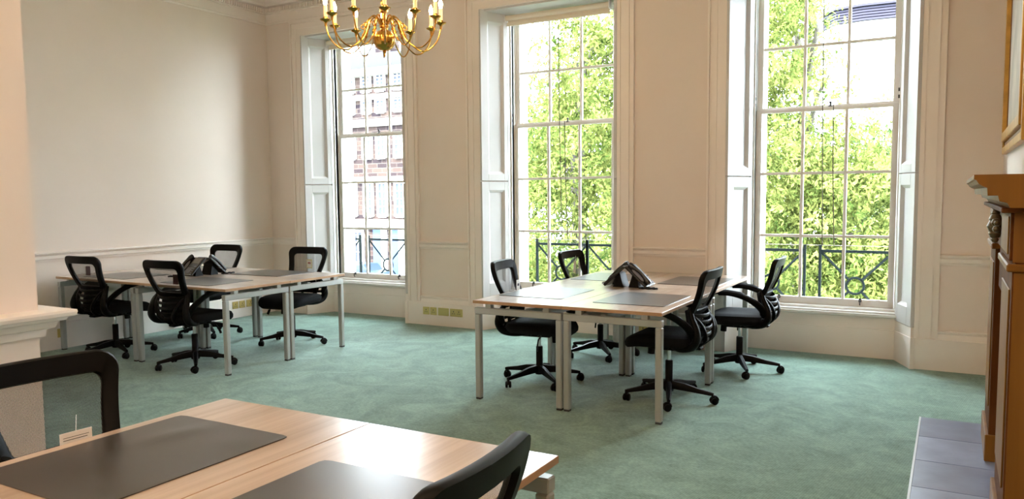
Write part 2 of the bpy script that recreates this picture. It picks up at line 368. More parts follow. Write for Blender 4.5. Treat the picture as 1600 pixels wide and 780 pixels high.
def window(idx, X):
    W = empty('window_%d' % (idx + 1), (X, 0, 0), kind='structure')
    # architrave: stepped bands, left, right and head
    bands = [(0, 0.035, 0.0), (0.035, 0.085, 0.010), (0.085, 0.125, 0.004), (0.125, AR - 0.018, 0.016), (AR - 0.018, AR, -0.004)]
    for side in (0, 1):
        a = MB()
        for o0, o1, y in bands:
            x0, x1 = (-o1, -o0) if side == 0 else (OW + o0, OW + o1)
            a.box(x0, x1, y, YW, SK, ZT + o0)
        a.build('architrave', trimp, W)
    a = MB()
    for o0, o1, y in bands: a.box(-o1, OW + o1, y, YW, ZT + o0, ZT + o1)
    a.box(-AR - 0.012, OW + AR + 0.012, -0.012, YW, ZT + AR, ZT + AR + 0.014)
    a.build('architrave', trimp, W)
    # shutters on the splayed reveals
    Lr = math.hypot(0.139, YB)
    for side in (0, 1):
        s = 1 if side == 0 else -1; ox = 0 if side == 0 else OW
        ux, uy = s * 0.139 / Lr, YB / Lr; nx, ny = s * uy, -abs(ux)
        def fn(u, v, d): return (ox + ux * u + nx * d, uy * u + ny * d, v)
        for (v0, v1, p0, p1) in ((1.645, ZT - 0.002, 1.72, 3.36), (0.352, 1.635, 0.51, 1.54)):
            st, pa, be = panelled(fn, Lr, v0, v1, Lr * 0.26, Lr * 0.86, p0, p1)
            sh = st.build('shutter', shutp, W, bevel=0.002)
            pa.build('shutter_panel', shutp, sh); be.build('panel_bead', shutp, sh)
        # plain apron under the shutters and its skirting
        a = MB(); 
        def hb(u0, u1, v0, v1, d0, d1): a.hexa([fn(u0, v0, d0), fn(u1, v0, d0), fn(u1, v0, d1), fn(u0, v0, d1), fn(u0, v1, d0), fn(u1, v1, d0), fn(u1, v1, d1), fn(u0, v1, d1)])
        hb(0, Lr, SK, 0.347, 0, 0.026); hb(-0.02, Lr, 0, SK, 0, 0.034)
        a.build('reveal_skirting', trimp, W)
        # box frame beside the sashes, with its parting beads
        x0, x1 = (0.125, GX - 0.045) if side == 0 else (OW - GX + 0.045, OW - 0.125)
        B('sash_box', sashp, W, x0, x1, 0.40, 0.56, 0.40, ZT)
        xb = (GX - 0.058, GX - 0.045) if side == 0 else (OW - GX + 0.045, OW - GX + 0.058)
        B('staff_bead', sashp, W, xb[0], xb[1], 0.385, 0.437, 0.42, ZT - 0.01)
        xs = (0.14, 0.165) if side == 0 else (OW - 0.165, OW - 0.14)
        B('shutter_stop', shutp, W, xs[0], xs[1], YB, 0.42, 0.40, ZT)
        xo = (0.125, 0.235) if side == 0 else (OW - 0.235, OW - 0.125)
        B('outer_jamb', outp, W, xo[0], xo[1], 0.55, YO, 0.36, ZT)
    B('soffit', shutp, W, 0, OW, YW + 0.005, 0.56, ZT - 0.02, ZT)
    B('head_frame', sashp, W, 0.13, OW - 0.13, 0.40, 0.60, 3.435, ZT - 0.02)
    # recess wall under the sill
    a = MB(); a.box(0.13, OW - 0.13, YB - 0.015, YB + 0.03, 0.25, 0.372); a.build('window_apron', trimp, W)
    B('recess_skirting', trimp, W, 0.12, OW - 0.12, YB - 0.028, YB + 0.02, 0, SK)
    a = MB(); a.box(0.125, OW - 0.125, YB - 0.045, 0.56, 0.372, 0.398); a.box(0.135, OW - 0.135, YB - 0.02, 0.56, 0.398, 0.415); a.box(0.145, OW - 0.145, YB + 0.035, 0.56, 0.415, 0.438)
    a.build('sill', sashp, W, bevel=0.004)
    B('outer_sill', outp, W, 0.13, OW - 0.13, 0.56, YO + 0.08, 0.36, 0.42)
    # sashes
    gx0, gx1 = GX, GX + 3 * GW
    for nm, y, rows, zb, zt in (('lower_sash', YG, (0.503, 1.078, 1.665, 2.235), 0.438, 2.268), ('upper_sash', YG + 0.045, (2.29, 2.842, 3.415), 2.245, 3.45)):
        f = MB()
        f.box(gx0 - 0.047, gx0 + 0.004, y - 0.02, y + 0.02, zb, zt); f.box(gx1 - 0.004, gx1 + 0.047, y - 0.02, y + 0.02, zb, zt)
        f.box(gx0, gx1, y - 0.02, y + 0.02, zb, rows[0]); f.box(gx0, gx1, y - 0.02, y + 0.02, rows[-1], zt)
        sa = f.build(nm, sashp, W, bevel=0.003)
        for k in (1, 2): B('glazing_bar', sashp, sa, gx0 + k * GW - 0.0135, gx0 + k * GW + 0.0135, y - 0.016, y + 0.016, rows[0], rows[-1], bevel=0.004)
        for r in rows[1:-1]: B('glazing_bar', sashp, sa, gx0, gx1, y - 0.0155, y + 0.0155, r - 0.0130, r + 0.0130, bevel=0.004)
        for r0, r1 in zip(rows[:-1], rows[1:]):
            for k in range(3): B('pane', glass, sa, gx0 + k * GW, gx0 + (k + 1) * GW, y + 0.0, y + 0.003, r0, r1)
        if nm == 'lower_sash':
            for k in (0.17, 0.80):
                xx = gx0 + k * 3 * GW
                m_ = MB(); m_.tube([(xx, y - 0.02, 0.50), (xx, y - 0.045, 0.495), (xx, y - 0.05, 0.475), (xx, y - 0.035, 0.455)], 0.006, 6); m_.box(xx - 0.012, xx + 0.012, y - 0.026, y - 0.02, 0.48, 0.515)
                m_.build('sash_lift', legcap, sa)
            xx = gx0 + 1.62 * GW
            m_ = MB(); m_.lathe([(0.02, 0), (0.02, 0.008), (0.008, 0.012), (0.008, 0.03), (0.014, 0.036), (0.006, 0.05)], (xx, y, zt), 10); m_.build('sash_lock', legcap, sa)
    for side in (0, 1):
        xx = gx0 - 0.05 if side == 0 else gx1 + 0.05
        m_ = MB()
        for z in (2.30, 2.36): m_.box(xx - 0.010, xx + 0.010, 0.396, 0.402, z, z + 0.03)
        m_.build('pulley_plate', legcap, W)
    return W
for i, x in enumerate(WX): window(i, x)

# roller blinds
def blind(i, X, lab, cords):
    r = empty('roller_blind', (X, 0.315, 3.4), 0, lab, 'blind')
    a = MB(); a.tube([(0.165, 0, 0.022), (OW - 0.21, 0, 0.022)], 0.030, 16); a.build('roller_tube', blindm, r, smooth=True)
    a = MB(); a.box(0.175, OW - 0.22, 0.018, 0.021, -0.05, 0.03); a.build('blind_fabric', blindm, r)
    a = MB(); a.box(0.165, OW - 0.21, 0.008, 0.030, -0.062, -0.022); a.build('bottom_bar', blindm, r, bevel=0.004)
    for xx in (0.155, OW - 0.205):
        B('bracket', sashp, r, xx - 0.004, xx + 0.008, -0.03, 0.035, -0.02, 0.058)
    for (dx, z0, z1) in cords:
        xx = GX + dx
        m_ = MB(); m_.tube([(xx, 0.05, z0 - 3.4), (xx + 0.008, 0.055, (z0 + z1) / 2 - 3.4), (xx + 0.03, 0.06, z1 - 3.4)], 0.0045, 5); m_.build('pull_cord', cordm, r)
blind(0, WX[0], 'cream roller blind rolled up in the window facing the stone buildings', [])
blind(1, WX[1], 'cream roller blind rolled up in the middle window', [(0.55, 3.38, 1.0), (0.62, 2.27, 1.0)])
blind(2, WX[2], 'cream roller blind rolled up in the window nearest the fireplace', [(0.55, 3.38, 1.0), (0.65, 2.27, 1.0)])

# ------------------------------------------------------------------ desks
TZ = 0.730
def desk(cx, cy, rot, l, w, lab, grp):
    d = empty('desk', (cx, cy, 0), rot, lab, 'desk', grp)
    hl, hw = l / 2 - 0.0022, w / 2 - 0.0022
    t = MB().box(-hl, hl, -hw, hw, TZ - 0.023, TZ).build('desktop', deskw, d, bevel=0.0015)
    e = MB()
    for (x0, x1, y0, y1) in ((-hl - 0.0008, -hl, -hw, hw), (hl, hl + 0.0008, -hw, hw), (-hl, hl, -hw - 0.0008, -hw), (-hl, hl, hw, hw + 0.0008)): e.box(x0, x1, y0, y1, TZ - 0.022, TZ - 0.001)
    e.build('edge_band', oakend, t)
    for sx in (-1, 1):
        xo = sx * (hl - 0.012); xi = xo - sx * 0.045
        B('end_beam', silver, d, xi, xo, -hw + 0.004, hw - 0.004, TZ - 0.100, TZ - 0.053, bevel=0.004)
        for sy in (-1, 1):
            yo = sy * (hw - 0.004); yi = yo - sy * 0.045
            lg = B('leg', silver, d, xi, xo, yi, yo, 0.012, TZ - 0.100, bevel=0.007)
            B('foot', legcap, lg, min(xi, xo) + 0.004, max(xi, xo) - 0.004, min(yi, yo) + 0.004, max(yi, yo) - 0.004, 0, 0.012)
            B('spacer', silver, d, xi, xo, sy * (hw - 0.12) - 0.022, sy * (hw - 0.12) + 0.022, TZ - 0.053, TZ - 0.023)
    for y in (0.07, 0.20):
        B('long_rail', silver, d, -hl + 0.055, hl - 0.055, y - 0.018, y + 0.018, TZ - 0.095, TZ - 0.045)
    return d
def rp(ox, oy, r, u, v): c, s = math.cos(r), math.sin(r); return (ox + c * u - s * v, oy + s * u + c * v)
# bench by the middle window (A): x -2.0..-0.58, y -2.55..-0.07
Ax, Ay, Ar, Aw, Al = -2.0046, -2.5476, 0.0022, 0.71, 1.2375
for i, (u, v, rot, lab) in enumerate(((0, 0, -PI / 2, 'near left oak desk of the window bench, its top washed pale by glare'), (1, 0, PI / 2, 'near right oak desk of the window bench, with the rib backed chair'),
                        (0, 1, -PI / 2, 'far left oak desk of the window bench, in front of the balcony railing'), (1, 1, PI / 2, 'far right oak desk of the window bench, beside the chair showing both arms'))):
    x, y = rp(Ax, Ay, Ar, (u + .5) * Aw, (v + .5) * Al); desk(x, y, rot + Ar, Al, Aw, lab, 'desks of the bench by the middle window')
Bx, By, Br, Bw, Bl = -6.6496, -2.8614, -0.008, 0.7211, 1.2214
for (u, v, rot, lab) in ((0, 0, 0, 'oak desk touching the left wall, on the camera side of the bench'), (1, 0, 0, 'near oak desk of the corner bench, its silver leg crossing the brass sockets'),
                         (0, 1, PI, 'oak desk in the far corner against the left wall'), (1, 1, PI, 'oak desk beside the window looking on stone buildings')):
    x, y = rp(Bx, By, Br, (u + .5) * Bl, (v + .5) * Bw); desk(x, y, rot + Br, Bl, Bw, lab, 'desks of the bench in the left corner')
Cx, Cy, Cr, Cw, Cl = -1.367, -5.2873, 0.0043, 0.6985, 1.2375
for (u, rot, lab) in ((0, -PI / 2, 'foreground oak desk with a whole dark mat and a mesh chair on its left'), (1, PI / 2, 'foreground oak desk with its bare silver leg corner showing at lower centre')):
    x, y = rp(Cx, Cy, Cr, (u + .5) * Cw, -.5 * Cl); desk(x, y, rot + Cr, Cl, Cw, lab, 'desks in the foreground')

def blotter(cx, cy, rot, l, w, lab, grp, curl=0.0):
    def rr(hx, hy, r, n=5):
        P = []
        for (sx, sy, a0) in ((1, 1, 0), (-1, 1, PI / 2), (-1, -1, PI), (1, -1, 3 * PI / 2)):
            for k in range(n): a = a0 + k * PI / 2 / (n - 1); P.append((sx * (hx - r) + r * math.cos(a), sy * (hy - r) + r * math.sin(a)))
        return P
    # grid surface so that it can ripple
    nx, ny = 28, 18; m_ = MB(); vs = []; fs = []
    out = lambda u, v: (u, v)
    for j in range(ny + 1):
        for i in range(nx + 1):
            u = -1 + 2 * i / nx; v = -1 + 2 * j / ny
            x, y = u * l / 2, v * w / 2
            # round the corners
            cx_, cy_ = l / 2 - 0.02, w / 2 - 0.02
            if abs(x) > cx_ and abs(y) > cy_:
                dx, dy = abs(x) - cx_, abs(y) - cy_; q = math.hypot(dx, dy); mx = max(dx, dy)
                if q > 0: x = math.copysign(cx_ + dx * mx / q, x); y = math.copysign(cy_ + dy * mx / q, y)
            z = 0.003 + curl * (math.exp(-((x - 0.17) ** 2 * 90 + (y - 0.08) ** 2 * 500 + (x - 0.17) * (y - 0.08) * 150)) * 1.0 + 0.5 * math.exp(-((x - 0.21) ** 2 * 260 + (y + 0.16) ** 2 * 160)))
            vs.append((x, y, z))
    for j in range(ny):
        for i in range(nx): a = j * (nx + 1) + i; fs.append((a, a + 1, a + nx + 2, a + nx + 1))
    n0 = len(vs); bd = [i for i in range(nx + 1)] + [j * (nx + 1) + nx for j in range(1, ny + 1)] + [ny * (nx + 1) + i for i in range(nx - 1, -1, -1)] + [j * (nx + 1) for j in range(ny - 1, 0, -1)]
    vs += [(vs[k][0], vs[k][1], 0.0) for k in bd]; nb = len(bd)
    for k in range(nb): fs.append((bd[k], bd[(k + 1) % nb], n0 + (k + 1) % nb, n0 + k))
    fs.append(tuple(n0 + k for k in range(nb)))
    o = MB().add(vs, fs).build('desk_mat', blot, None, smooth=True)
    o.location = (cx, cy, TZ + 0.0005); o.rotation_euler = (0, 0, rot)
    return tag(o, lab, 'desk mat', grp)
g = 'desk mats on the window bench'
blotter(-1.71, -1.92, -PI / 2 + .01, 0.64, 0.52, 'dark desk mat washed pale by window glare, nearest the left edge of the window bench', g)
blotter(-0.92, -1.97, PI / 2, 0.64, 0.52, 'dark desk mat in front of the pair of phones, towards the camera', g)
blotter(-1.70, -0.68, -PI / 2, 0.64, 0.52, 'dark desk mat by the mesh chair that stands before the balcony', g)
blotter(-0.90, -0.68, PI / 2, 0.66, 0.50, 'dark desk mat behind the phones, near the window pier', g)
g = 'desk mats on the corner bench'
blotter(-6.06, -2.50, 0, 0.66, 0.50, 'grey desk mat on the desk touching the left wall', g)
blotter(-4.86, -2.53, 0, 0.66, 0.50, 'grey desk mat in front of the phones on the corner bench', g)
blotter(-4.90, -1.71, PI, 0.66, 0.50, 'grey desk mat beside the chair with the yellow tag', g)
blotter(-6.05, -1.71, PI, 0.66, 0.50, 'grey desk mat in the far corner, mostly hidden by the phones', g)
g = 'desk mats in the foreground'
blotter(-1.053, -5.855, PI / 2, 0.66, 0.515, 'large dark brown mat creased near its corner, on the foreground desk', g, 0.006)
blotter(-0.295, -5.965, PI / 2, 0.66, 0.50, 'dark grey mat cut by the bottom edge of the picture', g, 0.0)

# ------------------------------------------------------------------ task chair
def rounded(corners, radii, seg=6):
    P = []; n = len(corners)
    for i in range(n):
        p = Vector(corners[i]); a = (Vector(corners[i - 1]) - p).normalized(); b = (Vector(corners[(i + 1) % n]) - p).normalized(); r = radii[i]
        ang = a.angle(b); d = r / math.tan(ang / 2); c = p + (a + b).normalized() * (r / math.sin(ang / 2))
        s = p + a * d; e = p + b * d
        v0 = s - c; v1 = e - c; th = v0.angle(v1); sg = 1 if v0.x * v1.y - v0.y * v1.x > 0 else -1
        for k in range(seg + 1):
            t = sg * th * k / seg; P.append((c.x + v0.x * math.cos(t) - v0.y * math.sin(t), c.y + v0.x * math.sin(t) + v0.y * math.cos(t)))
    return P
def back_map(u, v, d=0.0):     # v is height above the seat base of the upper back
    y = -0.185 - 0.115 * (v / 0.31) - 0.018 * math.sin(PI * min(max(v / 0.31, 0), 1)) - 0.035 * (1 - (u / 0.24) ** 2) * 0.9
    return (u, y - d, 0.655 + v)
def make_chair(arms=True):
    r = empty('task_chair', (0, 0, 0))
    # five star base
    hub = MB(); hub.lathe([(0.034, 0.065), (0.038, 0.075), (0.036, 0.13), (0.027, 0.145), (0.027, 0.285), (0.022, 0.29)], seg=16); hub.build('column_sleeve', blackp, r, smooth=True)
    gl = MB(); gl.lathe([(0.014, 0.28), (0.014, 0.40)], seg=12); gl.build('gas_lift', chrome, r, smooth=True)
    for k in range(5):
        a = 2 * PI * k / 5; ca, sa = math.cos(a), math.sin(a)
        lg = MB(); secs = [(0.02, 0.022, 0.085, 0.140), (0.12, 0.021, 0.080, 0.128), (0.21, 0.017, 0.072, 0.105), (0.30, 0.013, 0.064, 0.088), (0.325, 0.010, 0.064, 0.082)]
        vs = []
        for (q, hw, z0, z1) in secs:
            for (s_, z, k_) in ((-1, z0, 1), (1, z0, 1), (1, (z0 + z1) / 2 + 0.005, 1), (0.6, z1, 1), (-0.6, z1, 1), (-1, (z0 + z1) / 2 + 0.005, 1)):
                vs.append((q * ca - s_ * hw * sa, q * sa + s_ * hw * ca, z))
        fs = [(i * 6 + j, i * 6 + (j + 1) % 6, (i + 1) * 6 + (j + 1) % 6, (i + 1) * 6 + j) for i in range(len(secs) - 1) for j in range(6)] + [tuple(range(6)), tuple(range(len(vs) - 6, len(vs)))]
        L_ = lg.add(vs, fs).build('base_leg', blackp, r, smooth=True)
        c = MB(); q = 0.318; px, py = q * ca, q * sa
        c.lathe([(0.009, 0.03), (0.009, 0.07)], (px, py, 0), 8)
        wa = a + 0.7 + 1.1 * k; wx, wy = math.cos(wa), math.sin(wa)
        for s_ in (-1, 1):
            cxx, cyy = px + wx * 0.012 - s_ * wy * 0.013, py + wy * 0.012 + s_ * wx * 0.013
            # wheel disc with axis along (-wy, wx)
            rad = 0.026; seg = 14; vs2 = []; fs2 = []
            for side in (-0.010, -0.006, 0.006, 0.010):
                rr_ = rad if abs(side) < 0.008 else rad - 0.006
                for j in range(seg):
                    t = 2 * PI * j / seg; vs2.append((cxx + wx * rr_ * math.cos(t) - wy * side, cyy + wy * rr_ * math.cos(t) + wx * side, rad + rr_ * math.sin(t)))
            for i2 in range(3):
                for j in range(seg): fs2.append((i2 * seg + j, i2 * seg + (j + 1) % seg, (i2 + 1) * seg + (j + 1) % seg, (i2 + 1) * seg + j))
            fs2 += [tuple(range(seg)), tuple(range(3 * seg, 4 * seg))]
            c.add(vs2, fs2)
        c.tube([(px + wx * 0.012 + wx * 0.026 * math.cos(t), py + wy * 0.012 + wy * 0.026 * math.cos(t), 0.028 + 0.027 * math.sin(t)) for t in [PI * j / 8 for j in range(9)]], 0.012, 6)
        c.build('caster', blackp, L_, smooth=True)
    # seat: padded, waterfall front
    def ring(hx, hy, rr_, n=8):
        P = []
        for (sx, sy, a0) in ((1, 1, 0), (-1, 1, PI / 2), (-1, -1, PI), (1, -1, 3 * PI / 2)):
            for k in range(n): a = a0 + k * PI / 2 / (n - 1); P.append((sx * (hx - rr_) + rr_ * math.cos(a), sy * (hy - rr_) + rr_ * math.sin(a)))
        return P
    lv = [(0.19, 0.18, 0.08, 0.405, 0), (0.235, 0.235, 0.10, 0.412, 0), (0.25, 0.25, 0.11, 0.432, 0), (0.252, 0.252, 0.11, 0.458, 0), (0.243, 0.243, 0.11, 0.482, 0.2), (0.215, 0.215, 0.10, 0.495, 0.5), (0.15, 0.15, 0.08, 0.498, 0.8), (0.05, 0.05, 0.03, 0.496, 1)]
    vs = []; fs = []
    for (hx, hy, rr_, z, dd) in lv:
        for (x, y) in ring(hx, hy, rr_): 
            zz = z - (0.035 * ((y - 0.05) / 0.2) ** 2 if y > 0.05 else 0) + 0.012 * (abs(x) / 0.25) ** 2
            vs.append((x, y + 0.025, zz))
    n_ = 32
    for i in range(len(lv) - 1):
        for j in range(n_): fs.append((i * n_ + j, i * n_ + (j + 1) % n_, (i + 1) * n_ + (j + 1) % n_, (i + 1) * n_ + j))
    fs += [tuple(range(n_))[::-1], tuple(range((len(lv) - 1) * n_, len(lv) * n_))]
    MB().add(vs, fs).build('seat', blackf, r, smooth=True)
    m_ = MB(); m_.box(-0.09, 0.09, -0.12, 0.12, 0.375, 0.412); m_.box(-0.13, 0.13, -0.03, 0.03, 0.385, 0.412); m_.box(-0.04, 0.04, -0.24, -0.10, 0.385, 0.405)
    m_.build('tilt_mechanism', blackp, r, bevel=0.008)
    m_ = MB(); m_.tube([(0.10, 0.05, 0.39), (0.20, 0.06, 0.375), (0.235, 0.065, 0.335)], 0.006, 6); m_.tube([(0.228, 0.064, 0.345), (0.25, 0.068, 0.30)], 0.013, 8, ry=0.5); m_.build('height_lever', blackp, r)
    m_ = MB(); m_.tube([(0, 0.13, 0.385), (0, 0.135, 0.325)], 0.026, 12); m_.build('tension_knob', blackp, r)
    # upper back frame
    H = 0.31
    oc = [(-0.182, -0.01), (0.182, -0.01), (0.248, H), (-0.248, H)]; ic = [(-0.138, 0.03), (0.138, 0.03), (0.184, H - 0.072), (-0.184, H - 0.072)]
    oc2 = [(c_[0] * 0.985, c_[1] if c_[1] < .1 else c_[1] - .004) for c_ in oc]
    seg = 6
    def dens(P, k=4):
        Q = []
        for i in range(len(P)):
            a, b = P[i], P[(i + 1) % len(P)]
            Q.append(a)
            dd = math.hypot(a[0] - b[0], a[1] - b[1])
            if dd > 0.05:
                for t in range(1, 8): Q.append((a[0] + (b[0] - a[0]) * t / 8, a[1] + (b[1] - a[1]) * t / 8))
        return Q
    O = dens(rounded(oc, [0.03, 0.03, 0.062, 0.062], seg)); I = dens(rounded(ic, [0.02, 0.02, 0.035, 0.035], seg)); O2 = [(x * 0.975, (y - 0.15) * 0.975 + 0.15) for x, y in O]
    I2 = [(x * 1.05, (y - 0.14) * 1.05 + 0.14) for x, y in I]
    if len(O) == len(I):
        n = len(O); mid = [((a[0] + b[0]) / 2, (a[1] + b[1]) / 2) for a, b in zip(O, I)]
        loops = [[back_map(*p, 0.012) for p in O], [back_map(*p, -0.004) for p in O], [back_map(*p, -0.014) for p in O2], [back_map(*p, -0.014) for p in I2], [back_map(*p, -0.005) for p in I], [back_map(*p, 0.008) for p in I], [back_map(*p, 0.02) for p in I2], [back_map(*p, 0.024) for p in O2]]
        vs = [q for lp in loops for q in lp]; fs = []
        m8 = len(loops)
        for a in range(m8):
            b = (a + 1) % m8
            for j in range(n): fs.append((a * n + j, a * n + (j + 1) % n, b * n + (j + 1) % n, b * n + j))
        MB().add(vs, fs).build('backrest_frame', blackp, r, smooth=True)
    # mesh panel
    me = bpy.data.meshes.new('back_mesh'); nu, nv = 14, 12; vs = []; uv = []
    for j in range(nv + 1):
        v = 0.02 + (H - 0.08) * j / nv; hw = 0.146 + (0.188 - 0.146) * j / nv
        for i in range(nu + 1): u = -hw + 2 * hw * i / nu; vs.append(back_map(u, v, 0.002)); uv.append((u, v))
    fs = [(j * (nu + 1) + i, j * (nu + 1) + i + 1, (j + 1) * (nu + 1) + i + 1, (j + 1) * (nu + 1) + i) for j in range(nv) for i in range(nu)]
    me.from_pydata(vs, [], fs); ul = me.uv_layers.new(name='UVMap')
    for l_ in me.loops: ul.data[l_.index].uv = uv[l_.vertex_index]
    me.materials.append(chairmesh); bo = bpy.data.objects.new('back_mesh', me); C.objects.link(bo); bo.parent = r
    # lower back: curved side rails, ribs and lumbar pad
    for s_ in (-1, 1):
        m_ = MB(); m_.tube(spl([(s_ * 0.166, -0.20, 0.70), (s_ * 0.19, -0.222, 0.63), (s_ * 0.208, -0.255, 0.56), (s_ * 0.215, -0.262, 0.49), (s_ * 0.205, -0.225, 0.435), (s_ * 0.18, -0.14, 0.412), (s_ * 0.10, -0.06, 0.405)]), rsp([0.018, 0.024, 0.030, 0.035, 0.035, 0.028, 0.018]), 12, ry=0.8)
        m_.build('side_rail', blackp, r, smooth=True)
        m_ = MB(); m_.tube(spl([(s_ * 0.165, -0.205, 0.66), (s_ * 0.13, -0.272, 0.58), (s_ * 0.075, -0.285, 0.48), (s_ * 0.03, -0.20, 0.405)]), rsp([0.010, 0.012, 0.013, 0.014]), 10, ry=1.5); m_.build('rear_strut', blackp, r, smooth=True)
    for k, z in enumerate((0.47, 0.515, 0.56, 0.605, 0.648)):
        hw = 0.20 - 0.022 * (k / 4) ; yb = -0.255 - 0.02 * math.sin(PI * k / 4)
        m_ = MB(); m_.tube([(hw * t, yb + 0.055 * (t * t) - 0.02 , z - 0.012 * (1 - t * t)) for t in [-1 + q / 5 for q in range(11)]], 0.0135, 8, ry=0.35)
        m_.build('lumbar_rib', blackp, r, smooth=True)
    m_ = MB(); vs = []; 
    for j in range(5):
        z = 0.50 + 0.18 * j / 4
        for i in range(7):
            t = -1 + i / 3; vs.append((0.165 * t, -0.235 + 0.03 * t * t + 0.03 * (j / 4), z + (0.02 * (1 - t * t) if j == 4 else 0)))
    m_.add(vs, [(j * 7 + i, j * 7 + i + 1, (j + 1) * 7 + i + 1, (j + 1) * 7 + i) for j in range(4) for i in range(6)])
    lp = m_.build('lumbar_pad', blackf, r, smooth=True); so_ = lp.modifiers.new('t', 'SOLIDIFY'); so_.thickness = 0.014
    for s_ in (-1, 1):
        if arms:
            m_ = MB(); m_.tube(spl([(s_ * 0.205, -0.235, 0.50), (s_ * 0.245, -0.215, 0.565), (s_ * 0.268, -0.15, 0.625), (s_ * 0.272, -0.06, 0.662), (s_ * 0.27, 0.04, 0.678), (s_ * 0.262, 0.12, 0.674)]), rsp([0.024, 0.026, 0.024, 0.020, 0.016, 0.013]), 10, ry=1.2)
            A_ = m_.build('armrest', blackp, r, smooth=True)
            m_ = MB(); m_.tube([(s_ * 0.273, -0.09, 0.668), (s_ * 0.272, -0.05, 0.682), (s_ * 0.270, 0.05, 0.692), (s_ * 0.262, 0.14, 0.684), (s_ * 0.258, 0.165, 0.672)], [0.012, 0.017, 0.018, 0.016, 0.008], 10, ry=1.9); m_.build('arm_pad', blackf, A_, smooth=True)
        else:   # flipped up alongside the back
            m_ = MB(); m_.tube([(s_ * 0.205, -0.235, 0.50), (s_ * 0.232, -0.24, 0.56), (s_ * 0.232, -0.245, 0.60)], [0.024, 0.026, 0.02], 10); m_.build('arm_pivot', blackp, r, smooth=True)
    return r
def set_mat_labels(o, lab, grp): tag(o, lab, 'chair', grp)
ch1 = make_chair(True); ch2 = make_chair(False); first = {True: True, False: True}
def place(x, y, face, spin, arms, lab, grp):
    """face: direction the sitter looks; spin: turn of the star base"""
    src = ch1 if arms else ch2
    o = src if first[arms] else copy_tree(src); first[arms] = False
    o.location = (x, y, 0); rz = math.atan2(-face[0], face[1]); o.rotation_euler = (0, 0, rz)
    for c_ in o.children:
        if c_.name.startswith(('base_leg',)): c_.rotation_euler = (0, 0, spin - rz)
    tag(o, lab, 'chair', grp)
    return o
gA, gB, gC = 'task chairs round the window bench', 'task chairs round the corner bench', 'task chairs at the foreground desks'
cA1 = place(-1.825, -1.85, (1, 0.15), 0.5585, False, 'black mesh task chair at the near left of the window bench, tag inside its back', gA)
cA2 = place(-1.80, -0.68, (1, -0.04), 0.35, False, 'black mesh task chair before the balcony railing, white tag hanging on it', gA)
cA3 = place(-0.75, -1.89, (-1, 0.0), 0.0, True, 'black task chair seen from behind with curved lumbar ribs, right of the phones', gA)
cA4 = place(-0.522, -0.725, (-1, -0.03), 0.105, True, 'black task chair in side view with both armrests out, below the right window', gA)
cB1 = place(-5.95, -2.72, (-0.05, 1), 0.942, True, 'black task chair on the camera side of the desk touching the left wall', gB)
cB2 = place(-4.805, -2.728, (-0.05, 1), 0.593, True, 'black task chair right in front of the phones of the corner bench', gB)
cB3 = place(-6.027, -1.60, (0.05, -1), 0.768, False, 'black task chair behind the corner bench, its grey mesh showing beside the phones', gB)
cB4 = place(-4.80, -1.56, (0.15, -1), 0.349, False, 'black task chair by the stone building window, yellow tag in its mesh', gB)
cC1 = place(-1.26, -5.87, (1, -0.10), 0.2, False, 'large black mesh chair cut by the left edge, white card at its mesh', gC)
cC2 = place(-0.12, -5.99, (-1, -0.05), 0.2, False, 'black chair back leaning in at the bottom edge before the silver leg', gC)

cC1.location.z = 0.0; cC2.location.z = 0.0
def swing_tag(x, y, z, w_, h_, rz, m, lab, extra=None, tilt=0.0, string=0.05):
    t = empty('swing_tag', (x, y, z), rz, lab, 'tag')
    t.rotation_euler = (0, tilt, rz)
    B('card', m, t, -w_ / 2, w_ / 2, -0.001, 0.001, -h_, 0)
    MB().tube([(0, 0, -0.004), (0.004, 0, string)], 0.0012, 4).build('string', card, t)
    if extra: 
        for (a, b, c, d, mm) in extra: B('print', mm, t, a, b, -0.0016, -0.001, c, d)
    return t
swing_tag(-2.055, -1.775, 0.80, 0.055, 0.085, PI / 2, card, 'white tag on the left chair of the window bench', [(-0.015, 0.015, -0.05, -0.03, ink)])
swing_tag(-2.045, -0.70, 0.87, 0.05, 0.11, PI / 2, card, 'white tag hanging on the chair before the balcony railing', None, 0.2)
swing_tag(-4.765, -1.335, 0.845, 0.075, 0.095, 0, yell, 'yellow and red tag hanging in the chair back by the left window', [(-0.03, 0.03, -0.085, -0.012, card), (-0.018, 0.018, -0.05, -0.03, redink)])
swing_tag(-6.0, -2.93, 0.86, 0.06, 0.085, 0.1, maroon, 'dark maroon tag behind the mesh of the chair by the left wall')
swing_tag(-4.80, -2.90, 0.83, 0.06, 0.085, 0.1, maroon, 'dark maroon tag behind the mesh of the chair before the phones')
swing_tag(-1.365, -5.865, 0.762, 0.10, 0.075, PI / 2 - 0.05, card, 'white printed card hanging on the large foreground chair', [(-0.04, 0.04, -0.017 - 0.006 * k, -0.0155 - 0.006 * k, ink) for k in range(1)] + [(-0.04, 0.035, -0.025, -0.023, ink)], 0.0, 0.05)

